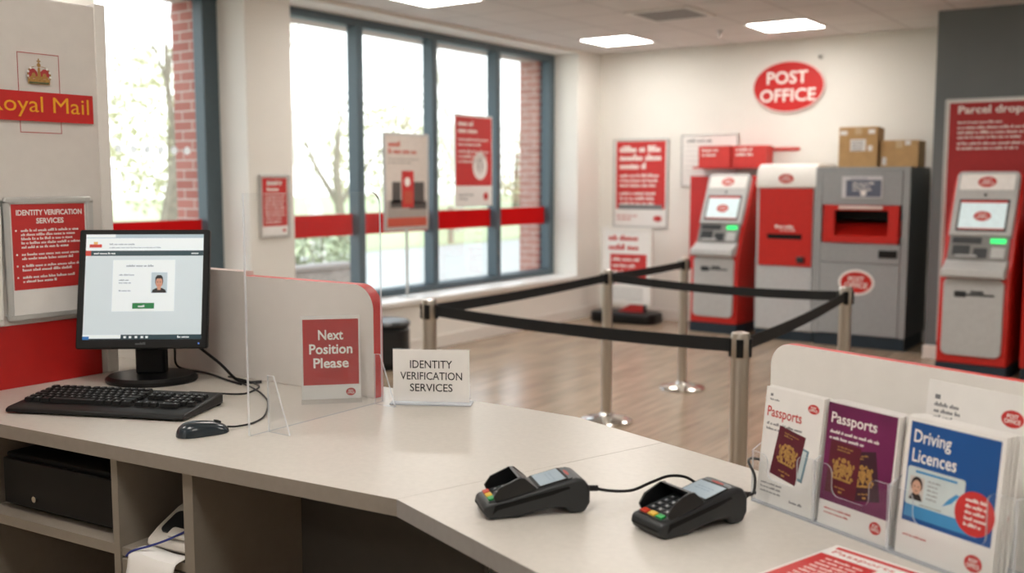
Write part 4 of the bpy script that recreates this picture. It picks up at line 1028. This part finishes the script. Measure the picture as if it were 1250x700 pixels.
# local x along u, local z up the page (away from viewer), local -y = up
m = MB(MF); m.box(0, -.001, -.21, .148, 0, 0, 0); y = -.0013
m.rect(.007, -.015, .141, -.006, y, 1); m.text('Passports', .012, -.034, .1, -.02, y, 1, .004)
m.rect(.004, -.2, .085, -.04, y, 1); m.greek(.02, -.05, .058, .006, 8, .011, y-.0002, 2, 41); m.greek(.09, -.05, .05, .004, 10, .011, y, 3, 42)
m.build('sheet', [PAPER, RED, TEXTW, TEXTG], t)

# small pieces carried by a part become its sub-parts
SUB = {'service_kiosk': {'screen': 'upper_panel', 'camera_lens': 'upper_panel', 'header_sign': 'upper_panel', 'slot': 'dispenser_panel', 'tray_lip': 'dispenser_panel', 'keypad': 'dispenser_panel', 'indicator': 'dispenser_panel', 'card_slot': 'lower_panel'},
       'parcel_machine': {'hatch_handle': 'hatch_frame', 'latch': 'middle_panel', 'oval_sticker': 'lower_door', 'instruction_sign': 'upper_panel'},
       'drop_box_machine': {'header_logo': 'header', 'slot': 'front_panel', 'lettering': 'front_panel', 'knob': 'front_panel'},
       'cash_drawer': {'lock': 'drawer'}, 'monitor': {'screen': 'casing', 'badge': 'casing', 'power_light': 'casing'},
       'mouse': {'scroll_wheel': 'shell'}, 'card_reader': {'screen': 'face_plate', 'red_badge': 'face_plate', 'cable': 'cable_boot'},
       'cardboard_box': {'tape': 'carton', 'address_label': 'carton', 'label_sticker': 'carton'}, 'red_box': {'print': 'carton'},
       'queue_post': {'belt_clip': 'cap'}, 'oval_sign': {'lettering': 'face'}, 'label_printer': {'lip': 'case', 'recess': 'case'}, 'logo_board': {'logo': 'board', 'edge_trim': 'board'}}
for o in list(COL.objects):
    if o.parent is None and o.type == 'EMPTY':
        m = SUB.get(o.name.split('.')[0], {})
        kids = {c.name.split('.')[0]: c for c in o.children}
        for c in list(o.children):
            p = m.get(c.name.split('.')[0])
            if p in kids: c.parent = kids[p]

# ------------------------------------------------------------------ light, world, camera
w = bpy.data.worlds.new('world'); SC.world = w; w.use_nodes = True
nt = w.node_tree; bg = nt.nodes['Background']
tc = nt.nodes.new('ShaderNodeTexCoord'); sp = nt.nodes.new('ShaderNodeSeparateXYZ'); cr = nt.nodes.new('ShaderNodeValToRGB')
cr.color_ramp.elements[0].position = .0; cr.color_ramp.elements[0].color = (.97, .98, .97, 1); cr.color_ramp.elements[1].position = .6; cr.color_ramp.elements[1].color = (.74, .87, 1, 1)
nt.links.new(tc.outputs['Generated'], sp.inputs[0]); nt.links.new(sp.outputs[2], cr.inputs[0]); nt.links.new(cr.outputs[0], bg.inputs[0])
bg.inputs[1].default_value = 2.3
sun = bpy.data.lights.new('sun', 'SUN'); sun.energy = 1.2; sun.angle = R(20); sun.color = (1, .95, .86)
so = bpy.data.objects.new('sun', sun); COL.objects.link(so); so.rotation_euler = (R(50), 0, R(150))

f = 1240.; pitch = math.atan(128/f); yaw = R(34.9)
cam = bpy.data.cameras.new('camera'); co = bpy.data.objects.new('camera', cam); COL.objects.link(co)
co.location = (0, 0, 1.56); co.rotation_euler = (PI/2-pitch, 0, yaw)
cam.sensor_width = 36; cam.lens = f/1250*36; cam.clip_start = .05; cam.clip_end = 300
cam.dof.use_dof = True; cam.dof.focus_distance = 1.95; cam.dof.aperture_fstop = 3.6
SC.camera = co
SC.view_settings.view_transform = 'Standard'; SC.view_settings.look = 'None'; SC.view_settings.exposure = .56
SC.cycles.use_denoising = True
SC.cycles.max_bounces = 10; SC.cycles.transparent_max_bounces = 16; SC.cycles.sample_clamp_indirect = 6
